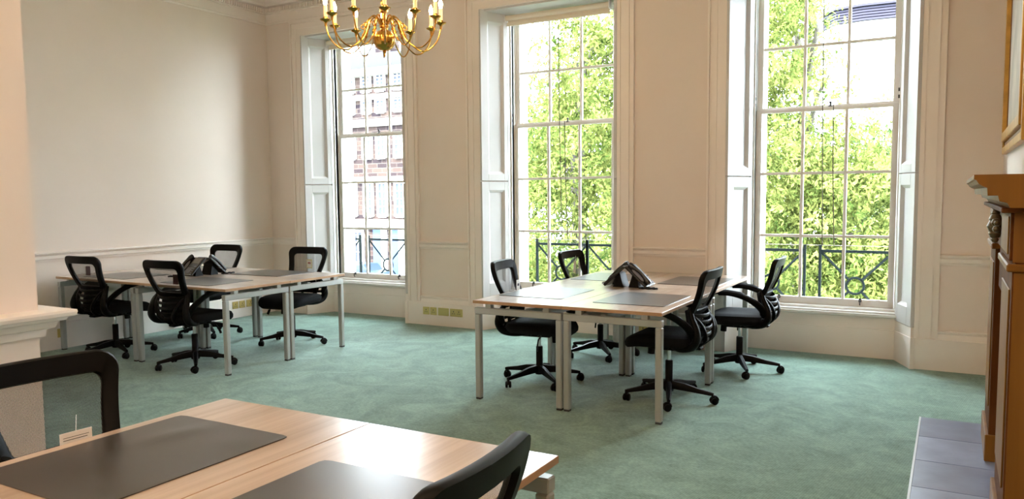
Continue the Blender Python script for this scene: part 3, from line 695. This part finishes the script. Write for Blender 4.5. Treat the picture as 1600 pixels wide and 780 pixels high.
# ------------------------------------------------------------------ desk phones
def make_phone():
    r = empty('desk_phone', (0, 0, 0))
    a = math.radians(42); ca, sa = math.cos(a), math.sin(a)
    def P(u, s, d): return (u, s * ca - d * sa * 1.0, 0.012 + s * sa + d * ca)   # on the tilted face: s up the slope, d above it
    def pb(m_, u0, u1, s0, s1, d0, d1):
        m_.hexa([P(u0, s0, d0), P(u1, s0, d0), P(u1, s1, d0), P(u0, s1, d0), P(u0, s0, d1), P(u1, s0, d1), P(u1, s1, d1), P(u0, s1, d1)])
    m_ = MB(); pb(m_, -0.10, 0.10, 0, 0.235, -0.012, 0.012); m_.build('phone_body', blackg, r, bevel=0.006)
    m_ = MB(); pb(m_, -0.028, 0.095, 0.006, 0.228, 0.0125, 0.0145); m_.build('face_panel', mat('phone_face', (0.05, 0.052, 0.06), 0.3), r, bevel=0.003)
    m_ = MB(); pb(m_, -0.012, 0.078, 0.145, 0.215, 0.0145, 0.018); m_.build('display', lcd, r)
    for i in range(3):
        for j in range(4):
            m_ = MB(); pb(m_, -0.014 + i * 0.025, 0.004 + i * 0.025, 0.02 + j * 0.019, 0.032 + j * 0.019, 0.0145, 0.0185); m_.build('key', grey, r)
    for j in range(4):
        m_ = MB(); pb(m_, 0.066, 0.086, 0.02 + j * 0.026, 0.032 + j * 0.026, 0.0145, 0.0185); m_.build('key', grey, r)
    m_ = MB(); pb(m_, -0.03, 0.095, 0.001, 0.006, 0.0145, 0.019); m_.build('silver_trim', silver, r)
    h = MB(); pts = [(-0.066, s, 0.022 + 0.022 * math.sin(PI * (s - 0.0) / 0.24)) for s in [0.005 + 0.225 * k / 10 for k in range(11)]]
    h.tube([P(*p) for p in pts], [0.024, 0.026, 0.021, 0.017, 0.016, 0.016, 0.016, 0.017, 0.021, 0.026, 0.024], 12, ry=0.85); h.build('handset', blackg, r, smooth=True)
    m_ = MB(); m_.hexa([(-0.07, 0.07, 0), (0.07, 0.07, 0), (0.07, 0.16, 0), (-0.07, 0.16, 0), (-0.06, 0.09, 0.09), (0.06, 0.09, 0.09), (0.06, 0.125, 0.118), (-0.06, 0.125, 0.118)]); m_.build('stand', blackp, r)
    m_ = MB(); pts = []
    for k in range(40): t = 2 * PI * k / 40; pts.append((-0.105 + 0.03 * math.cos(t) , -0.02 + 0.075 * math.sin(t), 0.007 + 0.002 * math.sin(9 * t)))
    m_.tube(pts, 0.006, 6, closed=True); m_.build('coiled_cord', blackp, r, smooth=True)
    return r
ph = make_phone()
P4 = [(-1.47, -1.29, -PI / 2, 'black desk phone facing left, seen from behind, on the window bench'), (-1.11, -1.28, PI / 2, 'black desk phone facing the fireplace with its handset towards the camera'),
      (-5.42, -2.335, 0.0, 'black desk phone facing the camera on the corner bench'), (-5.385, -1.955, PI, 'black desk phone turned away, back to back with the one facing the camera')]
for i, (x, y, rz, lab) in enumerate(P4):
    o = ph if i == 0 else copy_tree(ph)
    o.location = (x, y, TZ); o.rotation_euler = (0, 0, rz); tag(o, lab, 'phone', 'desk phones')

# ------------------------------------------------------------------ brass sockets
def socket(x, y, z, w_, axis, gangs, lab, grp):
    s = empty('wall_socket', (x, y, z), 0 if axis == 'x' else PI / 2, lab, 'socket', grp)
    B('face_plate', brassp, s, -w_ / 2, w_ / 2, -0.008, 0, -0.044, 0.044, bevel=0.003)
    for k in range(gangs):
        cx = (k - (gangs - 1) / 2) * 0.072 
        for (dx, dz, sx, sz) in ((0, 0.012, 0.004, 0.008), (-0.012, -0.012, 0.006, 0.003), (0.012, -0.012, 0.006, 0.003)):
            B('pin_hole', legcap, s, cx + dx - sx, cx + dx + sx, -0.0088, -0.0075, dz - sz, dz + sz)
        B('rocker_switch', brassp, s, cx + 0.022, cx + 0.032, -0.012, -0.008, 0.012, 0.032)
    return s
g = 'brass sockets on the skirting of the pier between the left and middle windows'
yS = YW - 0.036
for x, w_, n_, lab in ((-4.255, 0.09, 1, 'leftmost single brass socket on the skirting between two windows'), (-4.155, 0.09, 1, 'second single brass socket on the skirting between two windows'),
                    (-4.015, 0.146, 0, 'blank brass plate between the brass sockets on the pier skirting'), (-3.84, 0.17, 2, 'double brass socket at the right end of the skirting row')):
    socket(x, yS, 0.166, w_, 'x', n_, lab, g)
socket(-1.63, yS, 0.15, 0.09, 'x', 1, 'brass socket seen under the window bench behind a silver leg', None)
g2 = 'brass sockets low on the left wall under the corner bench'
for y, w_, n_, lab in ((-0.655, 0.09, 1, 'single brass socket nearest the camera under the corner bench'), (-0.55, 0.09, 1, 'single brass socket in the middle of the left wall row'), (-0.42, 0.125, 1, 'wider brass switched socket at the far end of the left wall row')):
    s = socket(XL + 0.036, y, 0.16, w_, 'y', n_, lab, g2)
socket(XL + 0.036, -2.81, 0.16, 0.09, 'y', 1, 'brass socket on the left wall behind the far left silver leg', None)

# ------------------------------------------------------------------ chandelier
CHX, CHY, CHZ = -2.70, -2.62, 2.640
ch = empty('chandelier', (CHX, CHY, CHZ), 0, 'brass Dutch style chandelier with lit electric candles hanging in mid room', 'chandelier')
m_ = MB(); m_.lathe([(0.001, -0.125), (0.006, -0.12), (0.006, -0.10), (0.014, -0.092), (0.012, -0.082), (0.035, -0.078), (0.062, -0.058), (0.079, -0.03), (0.084, 0.0), (0.077, 0.03), (0.055, 0.055), (0.03, 0.068), (0.026, 0.08), (0.036, 0.09), (0.036, 0.10), (0.020, 0.11)], seg=28); m_.build('ball', brass, ch, smooth=True)
m_ = MB(); m_.lathe([(0.020, 0.105), (0.034, 0.12), (0.036, 0.135), (0.018, 0.15), (0.016, 0.19), (0.030, 0.20), (0.032, 0.215), (0.018, 0.225), (0.013, 0.24), (0.022, 0.26), (0.022, 0.275), (0.013, 0.285), (0.016, 0.36), (0.03, 0.44), (0.034, 0.47), (0.016, 0.52), (0.010, 0.60), (0.02, 0.62), (0.008, 0.66), (0.005, 0.70)], seg=20); m_.build('stem', brass, ch, smooth=True)
m_ = MB()
z = 0.69
k = 0
while CHZ + z < ZC - 0.03:
    a = PI / 2 * (k % 2); m_.tube([(0.014 * math.cos(t) * math.cos(a), 0.014 * math.cos(t) * math.sin(a), z + 0.02 + 0.022 * math.sin(t)) for t in [2 * PI * q / 10 for q in range(10)]], 0.0035, 5, closed=True); z += 0.034; k += 1
m_.build('chain', brass, ch, smooth=True)
m_ = MB(); m_.lathe([(0.06, ZC - CHZ - 0.001), (0.055, ZC - CHZ - 0.03), (0.02, ZC - CHZ - 0.05)], seg=20); m_.build('ceiling_rose', brass, ch, smooth=True)
arm0 = None
for k in range(12):
    an = yaw + math.radians(10 + 30 * k)
    if arm0 is None:
        R_ = 0.42
        key = [(0.03, 0.11), (0.05, 0.15), (0.08, 0.165), (0.11, 0.145), (0.128, 0.105), (0.145, 0.05), (0.172, -0.005), (0.215, -0.045), (0.27, -0.078), (0.33, -0.065), (0.385, -0.01), (0.412, 0.055), (R_, 0.118)]
        pts = []
        for i in range(len(key) - 1):
            p0 = key[max(i - 1, 0)]; p1 = key[i]; p2 = key[i + 1]; p3 = key[min(i + 2, len(key) - 1)]
            for q in range(3):
                t = q / 3; f = lambda a, b, c, d: 0.5 * (2 * b + (c - a) * t + (2 * a - 5 * b + 4 * c - d) * t * t + (3 * b - a - 3 * c + d) * t ** 3)
                pts.append((f(p0[0], p1[0], p2[0], p3[0]), 0, f(p0[1], p1[1], p2[1], p3[1])))
        pts.append((R_, 0, 0.118))
        m_ = MB(); m_.tube(pts, 0.0052, 8)
        # scroll and collars
        m_.tube([(0.150 - 0.026 * math.cos(t) * (1 - t / 9), 0, 0.085 + 0.026 * math.sin(t) * (1 - t / 9)) for t in [q * 0.5 for q in range(13)]], 0.004, 6)
        m_.tube([(0.126, 0, 0.112), (0.131, 0, 0.096)], 0.010, 8); m_.tube([(0.150, 0, 0.038), (0.156, 0, 0.025)], 0.009, 8)
        arm0 = m_.build('arm', brass, ch, smooth=True)
        m_ = MB(); m_.lathe([(0.008, 0.085), (0.010, 0.11), (0.016, 0.118), (0.036, 0.126), (0.042, 0.134), (0.040, 0.136), (0.018, 0.131), (0.018, 0.15), (0.014, 0.152)], (R_, 0, 0), 16); m_.build('drip_pan', brass, arm0, smooth=True)
        m_ = MB(); m_.lathe([(0.0135, 0.148), (0.0135, 0.235), (0.010, 0.238)], (R_, 0, 0), 14); m_.build('candle_tube', candle, arm0, smooth=True)
        m_ = MB(); m_.lathe([(0.008, 0.236), (0.0145, 0.255), (0.016, 0.268), (0.012, 0.288), (0.005, 0.306), (0.001, 0.314)], (R_, 0, 0), 12); m_.build('bulb', bulbm, arm0, smooth=True)
        arm0.rotation_euler = (0, 0, an)
    else:
        c_ = copy_tree(arm0, ch); c_.rotation_euler = (0, 0, an)
# pendant lamps out of view, added to throw warm light on the foreground
def added_lamp(x, y, e, lab, z=3.72, col=(1.0, 0.76, 0.52)):
    t = empty('added_lamp', (x, y, ZC), 0, lab, 'lamp', 'added pendant lamps out of view')
    MB().lathe([(0.05, -0.001), (0.045, -0.03), (0.006, -0.035), (0.006, z - ZC + 0.14)], seg=12).build('rod', brass, t)
    l_ = bpy.data.lights.new('lamp_light', 'POINT'); l_.energy = e; l_.color = col; l_.shadow_soft_size = 0.12
    lo = bpy.data.objects.new('lamp_light', l_); C.objects.link(lo); lo.parent = t; lo.location = (0, 0, z - ZC)
    MB().lathe([(0.05, 0.12), (0.14, 0.155), (0.145, 0.165), (0.04, 0.17)], (0, 0, z - ZC), 24).build('lamp_shade', brass, t, smooth=True)
LAMP = 34
added_lamp(-1.0, -7.6, LAMP, 'added brass shaded pendant lamp, unseen behind the camera, over the rear left')
added_lamp(0.3, -6.0, LAMP * 0.3, 'added brass shaded pendant lamp, unseen above the foreground desks')

# ------------------------------------------------------------------ fireplace and hearth
fp = empty('fireplace_surround', (XR, -2.8, 0), 0, 'tall golden brown wooden fireplace surround with moulded mantel shelf', 'fireplace')
def F(x): return x - XR
JX = 1.205; yf0, yf1, yn0, yn1 = 0.95, 0.42, -0.32, -0.95   # far jamb, near jamb in local y
for (a, b) in ((yf1, yf0), (yn1, yn0)):
    B('jamb', hearthr, fp, F(JX), 0, a, b, 0.0125, 1.175, bevel=0.004)
    B('jamb_panel', hearthw, fp, F(JX) - 0.006, F(JX), a + 0.07, b - 0.07, 0.30, 1.10, bevel=0.003)
    B('jamb_plinth', hearthw, fp, F(JX) - 0.016, 0, a - 0.012, b + 0.012, 0.0125, 0.16, bevel=0.004)
    B('jamb_cap', hearthw, fp, F(JX) - 0.020, 0, a - 0.02, b + 0.02, 1.175, 1.205, bevel=0.005)
B('jamb_side', hearthw, fp, F(JX) + 0.006, 0, yn1 - 0.004, yn1, 0.17, 1.17)
B('jamb_side', hearthw, fp, F(JX) + 0.0, 0, yn1 - 0.004, yn1, 1.21, 1.40)
B('lintel', hearthr, fp, F(1.225), 0, yn0, yf1, 0.98, 1.205)
B('frieze', hearthr, fp, F(1.215), 0, yn1 + 0.0, yf0, 1.205, 1.41)
for (a, b) in ((yf1 + 0.03, yf0 - 0.03), (yn1 + 0.03, yn0 - 0.03)):
    B('frieze_block', hearthr, fp, F(1.195), F(1.215), a, b, 1.215, 1.40, bevel=0.003)
    B('frieze_panel', hearthw, fp, F(1.190), F(1.195), a + 0.05, b - 0.05, 1.235, 1.385, bevel=0.003)
# carved ornament standing off the centre of the frieze
m_ = MB()
for (yy, zz, rr_) in ((0.05, 1.375, 0.020), (0.05, 1.345, 0.030), (0.05, 1.31, 0.038), (0.05, 1.275, 0.030), (0.05, 1.245, 0.018), (-0.01, 1.33, 0.022), (0.11, 1.33, 0.022), (-0.06, 1.30, 0.018), (0.16, 1.30, 0.018), (-0.10, 1.33, 0.014), (0.20, 1.33, 0.014)):
    m_.lathe([(0.001, -rr_), (rr_ * 0.7, -rr_ * 0.7), (rr_, 0), (rr_ * 0.7, rr_ * 0.7), (0.001, rr_)], (F(1.185), yy, zz), 10)
m_.build('carved_ornament', mat('bronze_carving', (0.16, 0.12, 0.07), 0.35, metal=0.4), fp, smooth=True)
shelf = [(0, 1.42), (F(1.185), 1.42), (F(1.175), 1.438), (F(1.150), 1.445), (F(1.145), 1.466), (F(1.112), 1.466), (F(1.110), 1.495), (F(1.098), 1.500), (F(1.083), 1.510), (F(1.074), 1.524), (F(1.066), 1.528), (F(1.066), 1.545), (0, 1.545)]
o = MB().prism(shelf, lambda x, z: (x, yn1 - 0.10, z), lambda x, z: (x, yf0 + 0.10, z)).build('mantel_shelf', hearthw, fp)
B('bed_mould', hearthr, fp, F(1.16), 0, yn1 - 0.04, yf0 + 0.04, 1.40, 1.42, bevel=0.004)
B('firebox_back', mat('soot_black', (0.02, 0.018, 0.016), 0.9), fp, -0.03, -0.005, yn0, yf1, 0.0125, 0.98)

hr = empty('hearth', (0.85, -1.6, 0), 0, 'blue grey slate hearth slabs laid in front of the fireplace', 'hearth')
ys = [0, -0.455, -0.93, -1.375, -1.85, -2.35]
for i in range(5):
    B('slate_slab', slate_mat(i), hr, 0.012, XR - 0.85 - 0.002, ys[i + 1] + 0.002, ys[i] - (0.002 if i else 0.0), 0, 0.012, bevel=0.0015)
B('hearth_edging', mat('pale_stone_edge', (0.55, 0.56, 0.58), 0.4), hr, 0, 0.011, ys[-1], 0, 0, 0.013)

# picture on the right wall
pf = empty('picture_frame', (XR - 0.001, -1.0, 2.55), 0, 'gilt and dark brown picture frame above the mantel, cut by the right edge', 'picture')
y0, y1, z0, z1 = -1.35, 0.56, -0.80, 0.80
def fr(nm, m, a, b, d0, d1):
    m_ = MB()
    m_.box(-d1, -d0, y0 + a, y0 + b, z0 + a, z1 - a); m_.box(-d1, -d0, y1 - b, y1 - a, z0 + a, z1 - a); m_.box(-d1, -d0, y0 + b, y1 - b, z0 + a, z0 + b); m_.box(-d1, -d0, y0 + b, y1 - b, z1 - b, z1 - a)
    return m_.build(nm, m, pf, bevel=0.004)
fr('outer_moulding', gild, 0, 0.05, 0, 0.035); fr('cove', gildd, 0.05, 0.085, 0, 0.022); fr('inner_moulding', gild, 0.085, 0.15, 0, 0.045); fr('slip', gildd, 0.15, 0.17, 0, 0.018)
B('canvas', canvas, pf, -0.012, 0, y0 + 0.17, y1 - 0.17, z0 + 0.17, z1 - 0.17)

# ------------------------------------------------------------------ outside
GZ = -4.6
B('ground', lawnm, None, -70, 60, 0.7, 90, GZ - 0.3, GZ, kind='structure')
B('street_paving', roadm, None, -70, -22, 24, 38, GZ, GZ + 0.02, kind='structure')
B('balcony_slab', outp, None, -7.5, 2.2, YO, 1.35, 0.02, 0.12, kind='structure')
YR = 1.2
def railing(cx, lab, kinds):
    r = empty('balcony_railing', (cx, YR, 0.12), 0, lab, 'railing', 'iron balcony railings outside the windows')
    zt, zb, zm = 0.888 - 0.12, 0.20 - 0.12, 0.543 - 0.12
    for ox in kinds:
        hw = 0.335
        for s in (-1, 1): B('post', iron, r, ox + s * hw - 0.013, ox + s * hw + 0.013, -0.013, 0.013, 0, zt + 0.06)
        B('top_rail', iron, r, ox - hw, ox + hw, -0.012, 0.012, zt - 0.014, zt + 0.014)
        B('bottom_rail', iron, r, ox - hw, ox + hw, -0.012, 0.012, zb - 0.012, zb + 0.012)
        MB().tube([(ox + 0.082 * math.cos(2 * PI * q / 28), 0, zm + 0.082 * math.sin(2 * PI * q / 28)) for q in range(28)], 0.012, 6, closed=True).build('ring', iron, r, smooth=True)
        for sx in (-1, 1):
            for sz in (-1, 1):
                MB().tube([(ox + sx * 0.06, 0, zm + sz * 0.06), (ox + sx * (hw - 0.01), 0, zm + sz * (zt - zm - 0.01))], 0.0125, 4).build('diagonal_bar', iron, r)
    x0, x1 = min(kinds) - 0.40, max(kinds) + 0.40
    B('wire', cordm, r, x0, x1, -0.003, 0.003, zt + 0.055, zt + 0.062)
railing(0.165, 'iron balcony railing with ring motif outside the right window', (-0.82, 0.0, 0.82))
railing(-3.105, 'iron balcony railing with ring motif outside the middle window', (-0.82, 0.0, 0.675))
railing(-5.765, 'iron balcony railing with ring motif outside the window facing the stone building', (-0.82, 0.0, 0.82))

# stone building seen through the left window
def stone_mat():
    m = bpy.data.materials.new('sandstone_blocks'); m.use_nodes = True; nt = m.node_tree; b = nt.nodes['Principled BSDF']
    tc = nt.nodes.new('ShaderNodeTexCoord'); mp = nt.nodes.new('ShaderNodeMapping'); mp.inputs['Rotation'].default_value = (PI / 2, 0, 0)
    br = nt.nodes.new('ShaderNodeTexBrick'); br.inputs['Scale'].default_value = 1.0; br.inputs['Brick Width'].default_value = 0.9; br.inputs['Row Height'].default_value = 0.34; br.inputs['Mortar Size'].default_value = 0.02
    br.inputs['Color1'].default_value = (0.060, 0.040, 0.033, 1); br.inputs['Color2'].default_value = (0.018, 0.013, 0.016, 1); br.inputs['Mortar'].default_value = (0.09, 0.07, 0.06, 1); br.inputs['Bias'].default_value = 0.0
    nt.links.new(tc.outputs['Object'], mp.inputs[0]); nt.links.new(mp.outputs[0], br.inputs['Vector']); nt.links.new(br.outputs['Color'], b.inputs['Base Color']); b.inputs['Roughness'].default_value = 0.9; b.inputs['Specular IOR Level'].default_value = 0.1
    return m
stone = stone_mat(); pale = mat('sunlit_sandstone', (0.26, 0.235, 0.21), 0.8, var=0.15, vscale=1); bluep = mat('blue_door_paint', (0.03, 0.06, 0.16), 0.7); whitef = mat('far_white_frame', (0.6, 0.6, 0.6), 0.5)
sb = empty('street_house', (0, 38, GZ), 0, 'brown sandstone townhouse with cornices across the street, seen through the left window', 'building')
fx = lambda p: -38.2 + (p - 555) * 0.0595
fz = lambda q: 2.8 - (q - 280) * 0.0485 - GZ
X0, X1 = -50, -29.5
B('stone_wall', stone, sb, X0, X1, 0, 8, 0, 10.3 - GZ)
for (z0_, z1_, d) in ((10.25, 10.75, 0.7), (8.55, 8.9, 0.35), (6.6, 7.15, 0.3), (2.55, 2.95, 0.25), (-0.75, -0.2, 0.45)):
    B('string_course', pale, sb, X0 - 0.2, X1 + 0.2, -d, 0.0, z0_ - GZ, z1_ - GZ)  # sunlight on the ledges is painted in as a paler stone colour
B('roof', mat('slate_roof', (0.02, 0.02, 0.028), 0.8), sb, X0 + 0.5, X1 - 0.5, 0.6, 7, 10.3 - GZ, 12.0 - GZ)
for p in (562, 610, 640): B('chimney_stack', stone, sb, fx(p), fx(p) + 1.4, 2.2, 3.4, 12.0 - GZ, 13.6 - GZ)
def fwin(p0, p1, q0, q1, m=darkglass, frame=0.16):
    x0, x1, zb_, zt_ = fx(p0), fx(p1), fz(q1), fz(q0)
    w_ = MB(); w_.box(x0 - frame, x0, -0.12, 0.05, zb_ - frame, zt_ + frame); w_.box(x1, x1 + frame, -0.12, 0.05, zb_ - frame, zt_ + frame); w_.box(x0, x1, -0.12, 0.05, zt_, zt_ + frame); w_.box(x0, x1, -0.16, 0.05, zb_ - frame * 1.5, zb_)
    xm = (x0 + x1) / 2; w_.box(xm - 0.04, xm + 0.04, -0.08, 0.0, zb_, zt_)
    for k in (1, 2, 3): zz = zb_ + (zt_ - zb_) * k / 4; w_.box(x0, x1, -0.08, 0, zz - 0.035, zz + 0.035)
    f_ = w_.build('window', whitef, sb); B('window_pane', m, f_, x0, x1, -0.04, -0.01, zb_, zt_)
for p in (500, 520, 546, 572, 594, 621, 647, 672):
    fwin(p, p + 11, 214, 246); fwin(p, p + 11, 288, 334)
    fwin(p, p + 11, 158, 178); fwin(p, p + 11, 124, 146)
for p in (552, 640): fwin(p, p + 14, 362, 424, m=mat('blue_shop_glass', (0.012, 0.016, 0.05), 0.5))
for p in (584, 611, 665):
    x0, x1 = fx(p), fx(p + 13); B('door', bluep, sb, x0, x1, -0.1, 0.05, 0.1, fz(352)); B('door_frame', whitef, sb, x1, x1 + 0.5, -0.14, 0.05, 0.1, fz(350))
# parked car
carp = mat('blue_grey_car_paint', (0.015, 0.03, 0.06), 0.4, metal=0.2)
cr = empty('car', (fx(604), 35.2, GZ + 0.02), 0, 'blue grey parked car low behind the railing of the left window', 'car')
prof = [(-2.1, 0.30), (2.1, 0.30), (2.12, 0.62), (2.0, 0.80), (1.25, 0.92), (0.75, 1.36), (-0.9, 1.42), (-1.6, 0.98), (-2.1, 0.90)]
MB().prism(prof, lambda x, z: (x, -0.85, z), lambda x, z: (x, 0.85, z)).build('body', carp, cr, bevel=0.06, bseg=2)
for x in (-1.35, 1.3):
    for y in (-0.86, 0.66): MB().tube([(x, y, 0.32), (x, y + 0.2, 0.32)], 0.32, 16).build('wheel', legcap, cr, smooth=True)
MB().prism([(-1.4, 0.98), (1.05, 0.95), (0.68, 1.30), (-0.85, 1.35)], lambda x, z: (x, -0.875, z), lambda x, z: (x, -0.852, z)).build('side_window', darkglass, cr)

# building with a louvred roof band behind the trees
tw = empty('rooftop_pavilion', (0, 22, GZ), 0, 'white rooftop with a dark louvred band, top of the right window', 'building')
pts = [(-3.2, 1.0), (-2.7, 0.2), (-1.83, 0), (4.5, 0.3), (4.5, 6), (-3.2, 6)]
wallw = mat('white_render', (0.85, 0.84, 0.82), 0.8); louv = mat('violet_slate_louvre', (0.014, 0.011, 0.026), 0.8)
MB().poly(pts, 0, 7.25 - GZ).build('wall', wallw, tw)
for k in range(5):
    z_ = 7.27 - GZ + k * 0.09; MB().poly([(x * 1.01, y - 0.12 if y < 2 else y) for x, y in pts], z_, z_ + 0.06).build('louvre', louv, tw)
MB().poly([(x * 1.02, y - 0.2 if y < 2 else y) for x, y in pts], 7.72 - GZ, 7.80 - GZ).build('roof_edge', louv, tw)

# trees ---------------------------------------------------------------
rng = np.random.default_rng(7)
CAM = np.array([1.0024, -7.2635, 1.4835])
def ray(px, py, Y):
    d = np.array(r3) * (px - 799.93) / 1215.76 - np.array(u3) * (py - 401.27) / 1215.76 + np.array(f2)
    return CAM + d * (Y - CAM[1]) / d[1]
def leaves(name, blobs, n, size, m, parent, origin):
    """small pointed leaves scattered through ellipsoidal sprays"""
    W = np.array([b[3] ** 2 * b[4] for b in blobs]); W = W / W.sum(); cnt = rng.multinomial(n, W); P = []
    for b, c in zip(blobs, cnt):
        # leaves gather along drooping twigs
        nt_ = max(1, c // 14); q = rng.normal(size=(nt_, 3)); q /= np.linalg.norm(q, axis=1)[:, None]; q *= (rng.random(nt_) ** 0.45)[:, None] * b[3]; q[:, 2] *= 0.8
        idx = rng.integers(0, nt_, c); t = rng.random(c)[:, None]; dirn = rng.normal(size=(nt_, 3)); dirn[:, 2] = -abs(dirn[:, 2]) * 0.8 - 0.3
        P.append(np.array(b[:3]) + q[idx] + dirn[idx] * t * 0.28 + rng.normal(size=(c, 3)) * 0.035)
    P = np.concatenate(P) - np.array(origin); N = len(P)
    a = rng.normal(size=(N, 3)); a[:, 2] -= 0.7; a /= np.linalg.norm(a, axis=1)[:, None]
    s_ = rng.normal(size=(N, 3)); s_ = np.cross(a, s_); s_ /= np.linalg.norm(s_, axis=1)[:, None]
    L_ = (size * (0.6 + 0.8 * rng.random(N)))[:, None]
    V = np.stack([P, P + a * L_ * 0.5 + s_ * L_ * 0.20, P + a * L_, P + a * L_ * 0.5 - s_ * L_ * 0.20], 1).reshape(-1, 3)
    me = bpy.data.meshes.new(name); me.vertices.add(4 * N); me.vertices.foreach_set('co', V.ravel().astype(np.float32))
    me.loops.add(4 * N); me.loops.foreach_set('vertex_index', np.arange(4 * N, dtype=np.int32))
    me.polygons.add(N); me.polygons.foreach_set('loop_start', np.arange(0, 4 * N, 4, dtype=np.int32)); me.polygons.foreach_set('loop_total', np.full(N, 4, dtype=np.int32))
    me.update(); me.validate(); me.materials.append(m)
    o = bpy.data.objects.new(name, me); C.objects.link(o); o.parent = parent; o['kind'] = 'stuff'
    return o
def tree(x, y, h, blobs, n, size, m, lab, twigs=14):
    t = empty('tree', (x, y, GZ), 0, lab, 'tree', 'trees in the garden beyond the railings')
    org = (x, y, GZ)
    MB().tube([(0, 0, 0), (0.05, 0.02, h * 0.35), (-0.05, 0.0, h * 0.6), (0.1, 0.05, h * 0.85)], [0.26, 0.20, 0.15, 0.06], 10).build('trunk', bark, t, smooth=True)
    R = random.Random(int(x * 10 + 100))
    for b in R.sample(blobs, min(twigs, len(blobs))):
        e = (b[0] - x, b[1] - y, b[2] - GZ); st = (0, 0, max(h * 0.3, min(h * 0.8, e[2] - 1.2)))
        mid = ((st[0] + e[0]) / 2 + R.uniform(-.2, .2), (st[1] + e[1]) / 2, (st[2] + e[2]) / 2 + 0.35)
        MB().tube([st, mid, e], [0.06, 0.035, 0.012], 6).build('branch', bark, t, smooth=True)
    leaves('foliage', blobs, n, size, m, t, org)
def blob(px, py, Y, r, d=1.0): p = ray(px, py, Y); return (p[0], p[1], p[2], r, d)
R = random.Random(3)
# tree behind the middle window
bl = []
for _ in range(60):
    px = R.uniform(800, 985); py = R.uniform(190, 470); bl.append(blob(px, py, R.uniform(6.5, 9.5), R.uniform(0.5, 0.8)))
for _ in range(22): bl.append(blob(R.uniform(865, 985), R.uniform(-30, 190), R.uniform(6.5, 9.5), R.uniform(0.4, 0.6), 1.3))
for (px, py, r_, d_) in ((835, 75, .45, .5), (850, 110, .5, .7), (870, 60, .4, .7), (895, 90, .5, .8), (925, 50, .45, .8), (950, 90, .5, .9), (880, 150, .5, .9), (930, 140, .6, .9), (830, 165, .5, .8), (900, 30, .4, .6), (965, 20, .5, .8), (950, 160, .6, 1), (860, 180, .5, 1), (990, 60, .6, 1), (1000, 150, .7, 1)):
    bl.append(blob(px, py, R.uniform(6.5, 9), r_, d_))
p = ray(905, 450, 8.5); tree(p[0], p[1], 11.5, bl, 46000, 0.115, leafA, 'leafy yellow green tree filling the middle window')
# tree behind the right window, left and lower part
bl = []
for _ in range(90):
    px = R.uniform(1165, 1430); py = R.uniform(205, 480); bl.append(blob(px, py, R.uniform(5.5, 8.5), R.uniform(0.4, 0.7)))
for _ in range(30):
    px = R.uniform(1165, 1262); py = R.uniform(-60, 195); bl.append(blob(px, py, R.uniform(6, 8.5), R.uniform(0.35, 0.5), 1.5))
for (px, py, r_, d_) in ((1270, 5, .3, .6), (1285, 45, .3, .6), (1275, 130, .35, .5), (1300, 110, .25, .4), (1320, 75, .15, .4), (1295, 170, .35, .6), (1345, 125, .3, .3), (1360, 145, .3, .25), (1330, 190, .4, .6), (1380, 190, .4, .5)):
    bl.append(blob(px, py, R.uniform(6, 7.5), r_, d_))
p = ray(1250, 430, 8.2); tree(p[0], p[1], 10.5, bl, 64000, 0.095, leafA, 'tall leafy tree spreading across the right window', 20)
# darker tree between and behind, plus the fill behind the lower panes
bl = []
for _ in range(60):
    px = R.uniform(780, 1120); py = R.uniform(150, 480); bl.append(blob(px, py, R.uniform(11, 14), R.uniform(0.8, 1.3)))
p = ray(1000, 450, 13); tree(p[0], p[1], 12, bl, 22000, 0.17, leafB, 'dark green tree standing behind the middle window tree', 10)
bl = []
for _ in range(60):
    px = R.uniform(1190, 1500); py = R.uniform(225, 480); bl.append(blob(px, py, R.uniform(15.5, 18), R.uniform(0.9, 1.4)))
p = ray(1390, 450, 16.5); tree(p[0], p[1], 8, bl, 26000, 0.19, leafB, 'dark green tree filling the lower panes of the right window', 10)
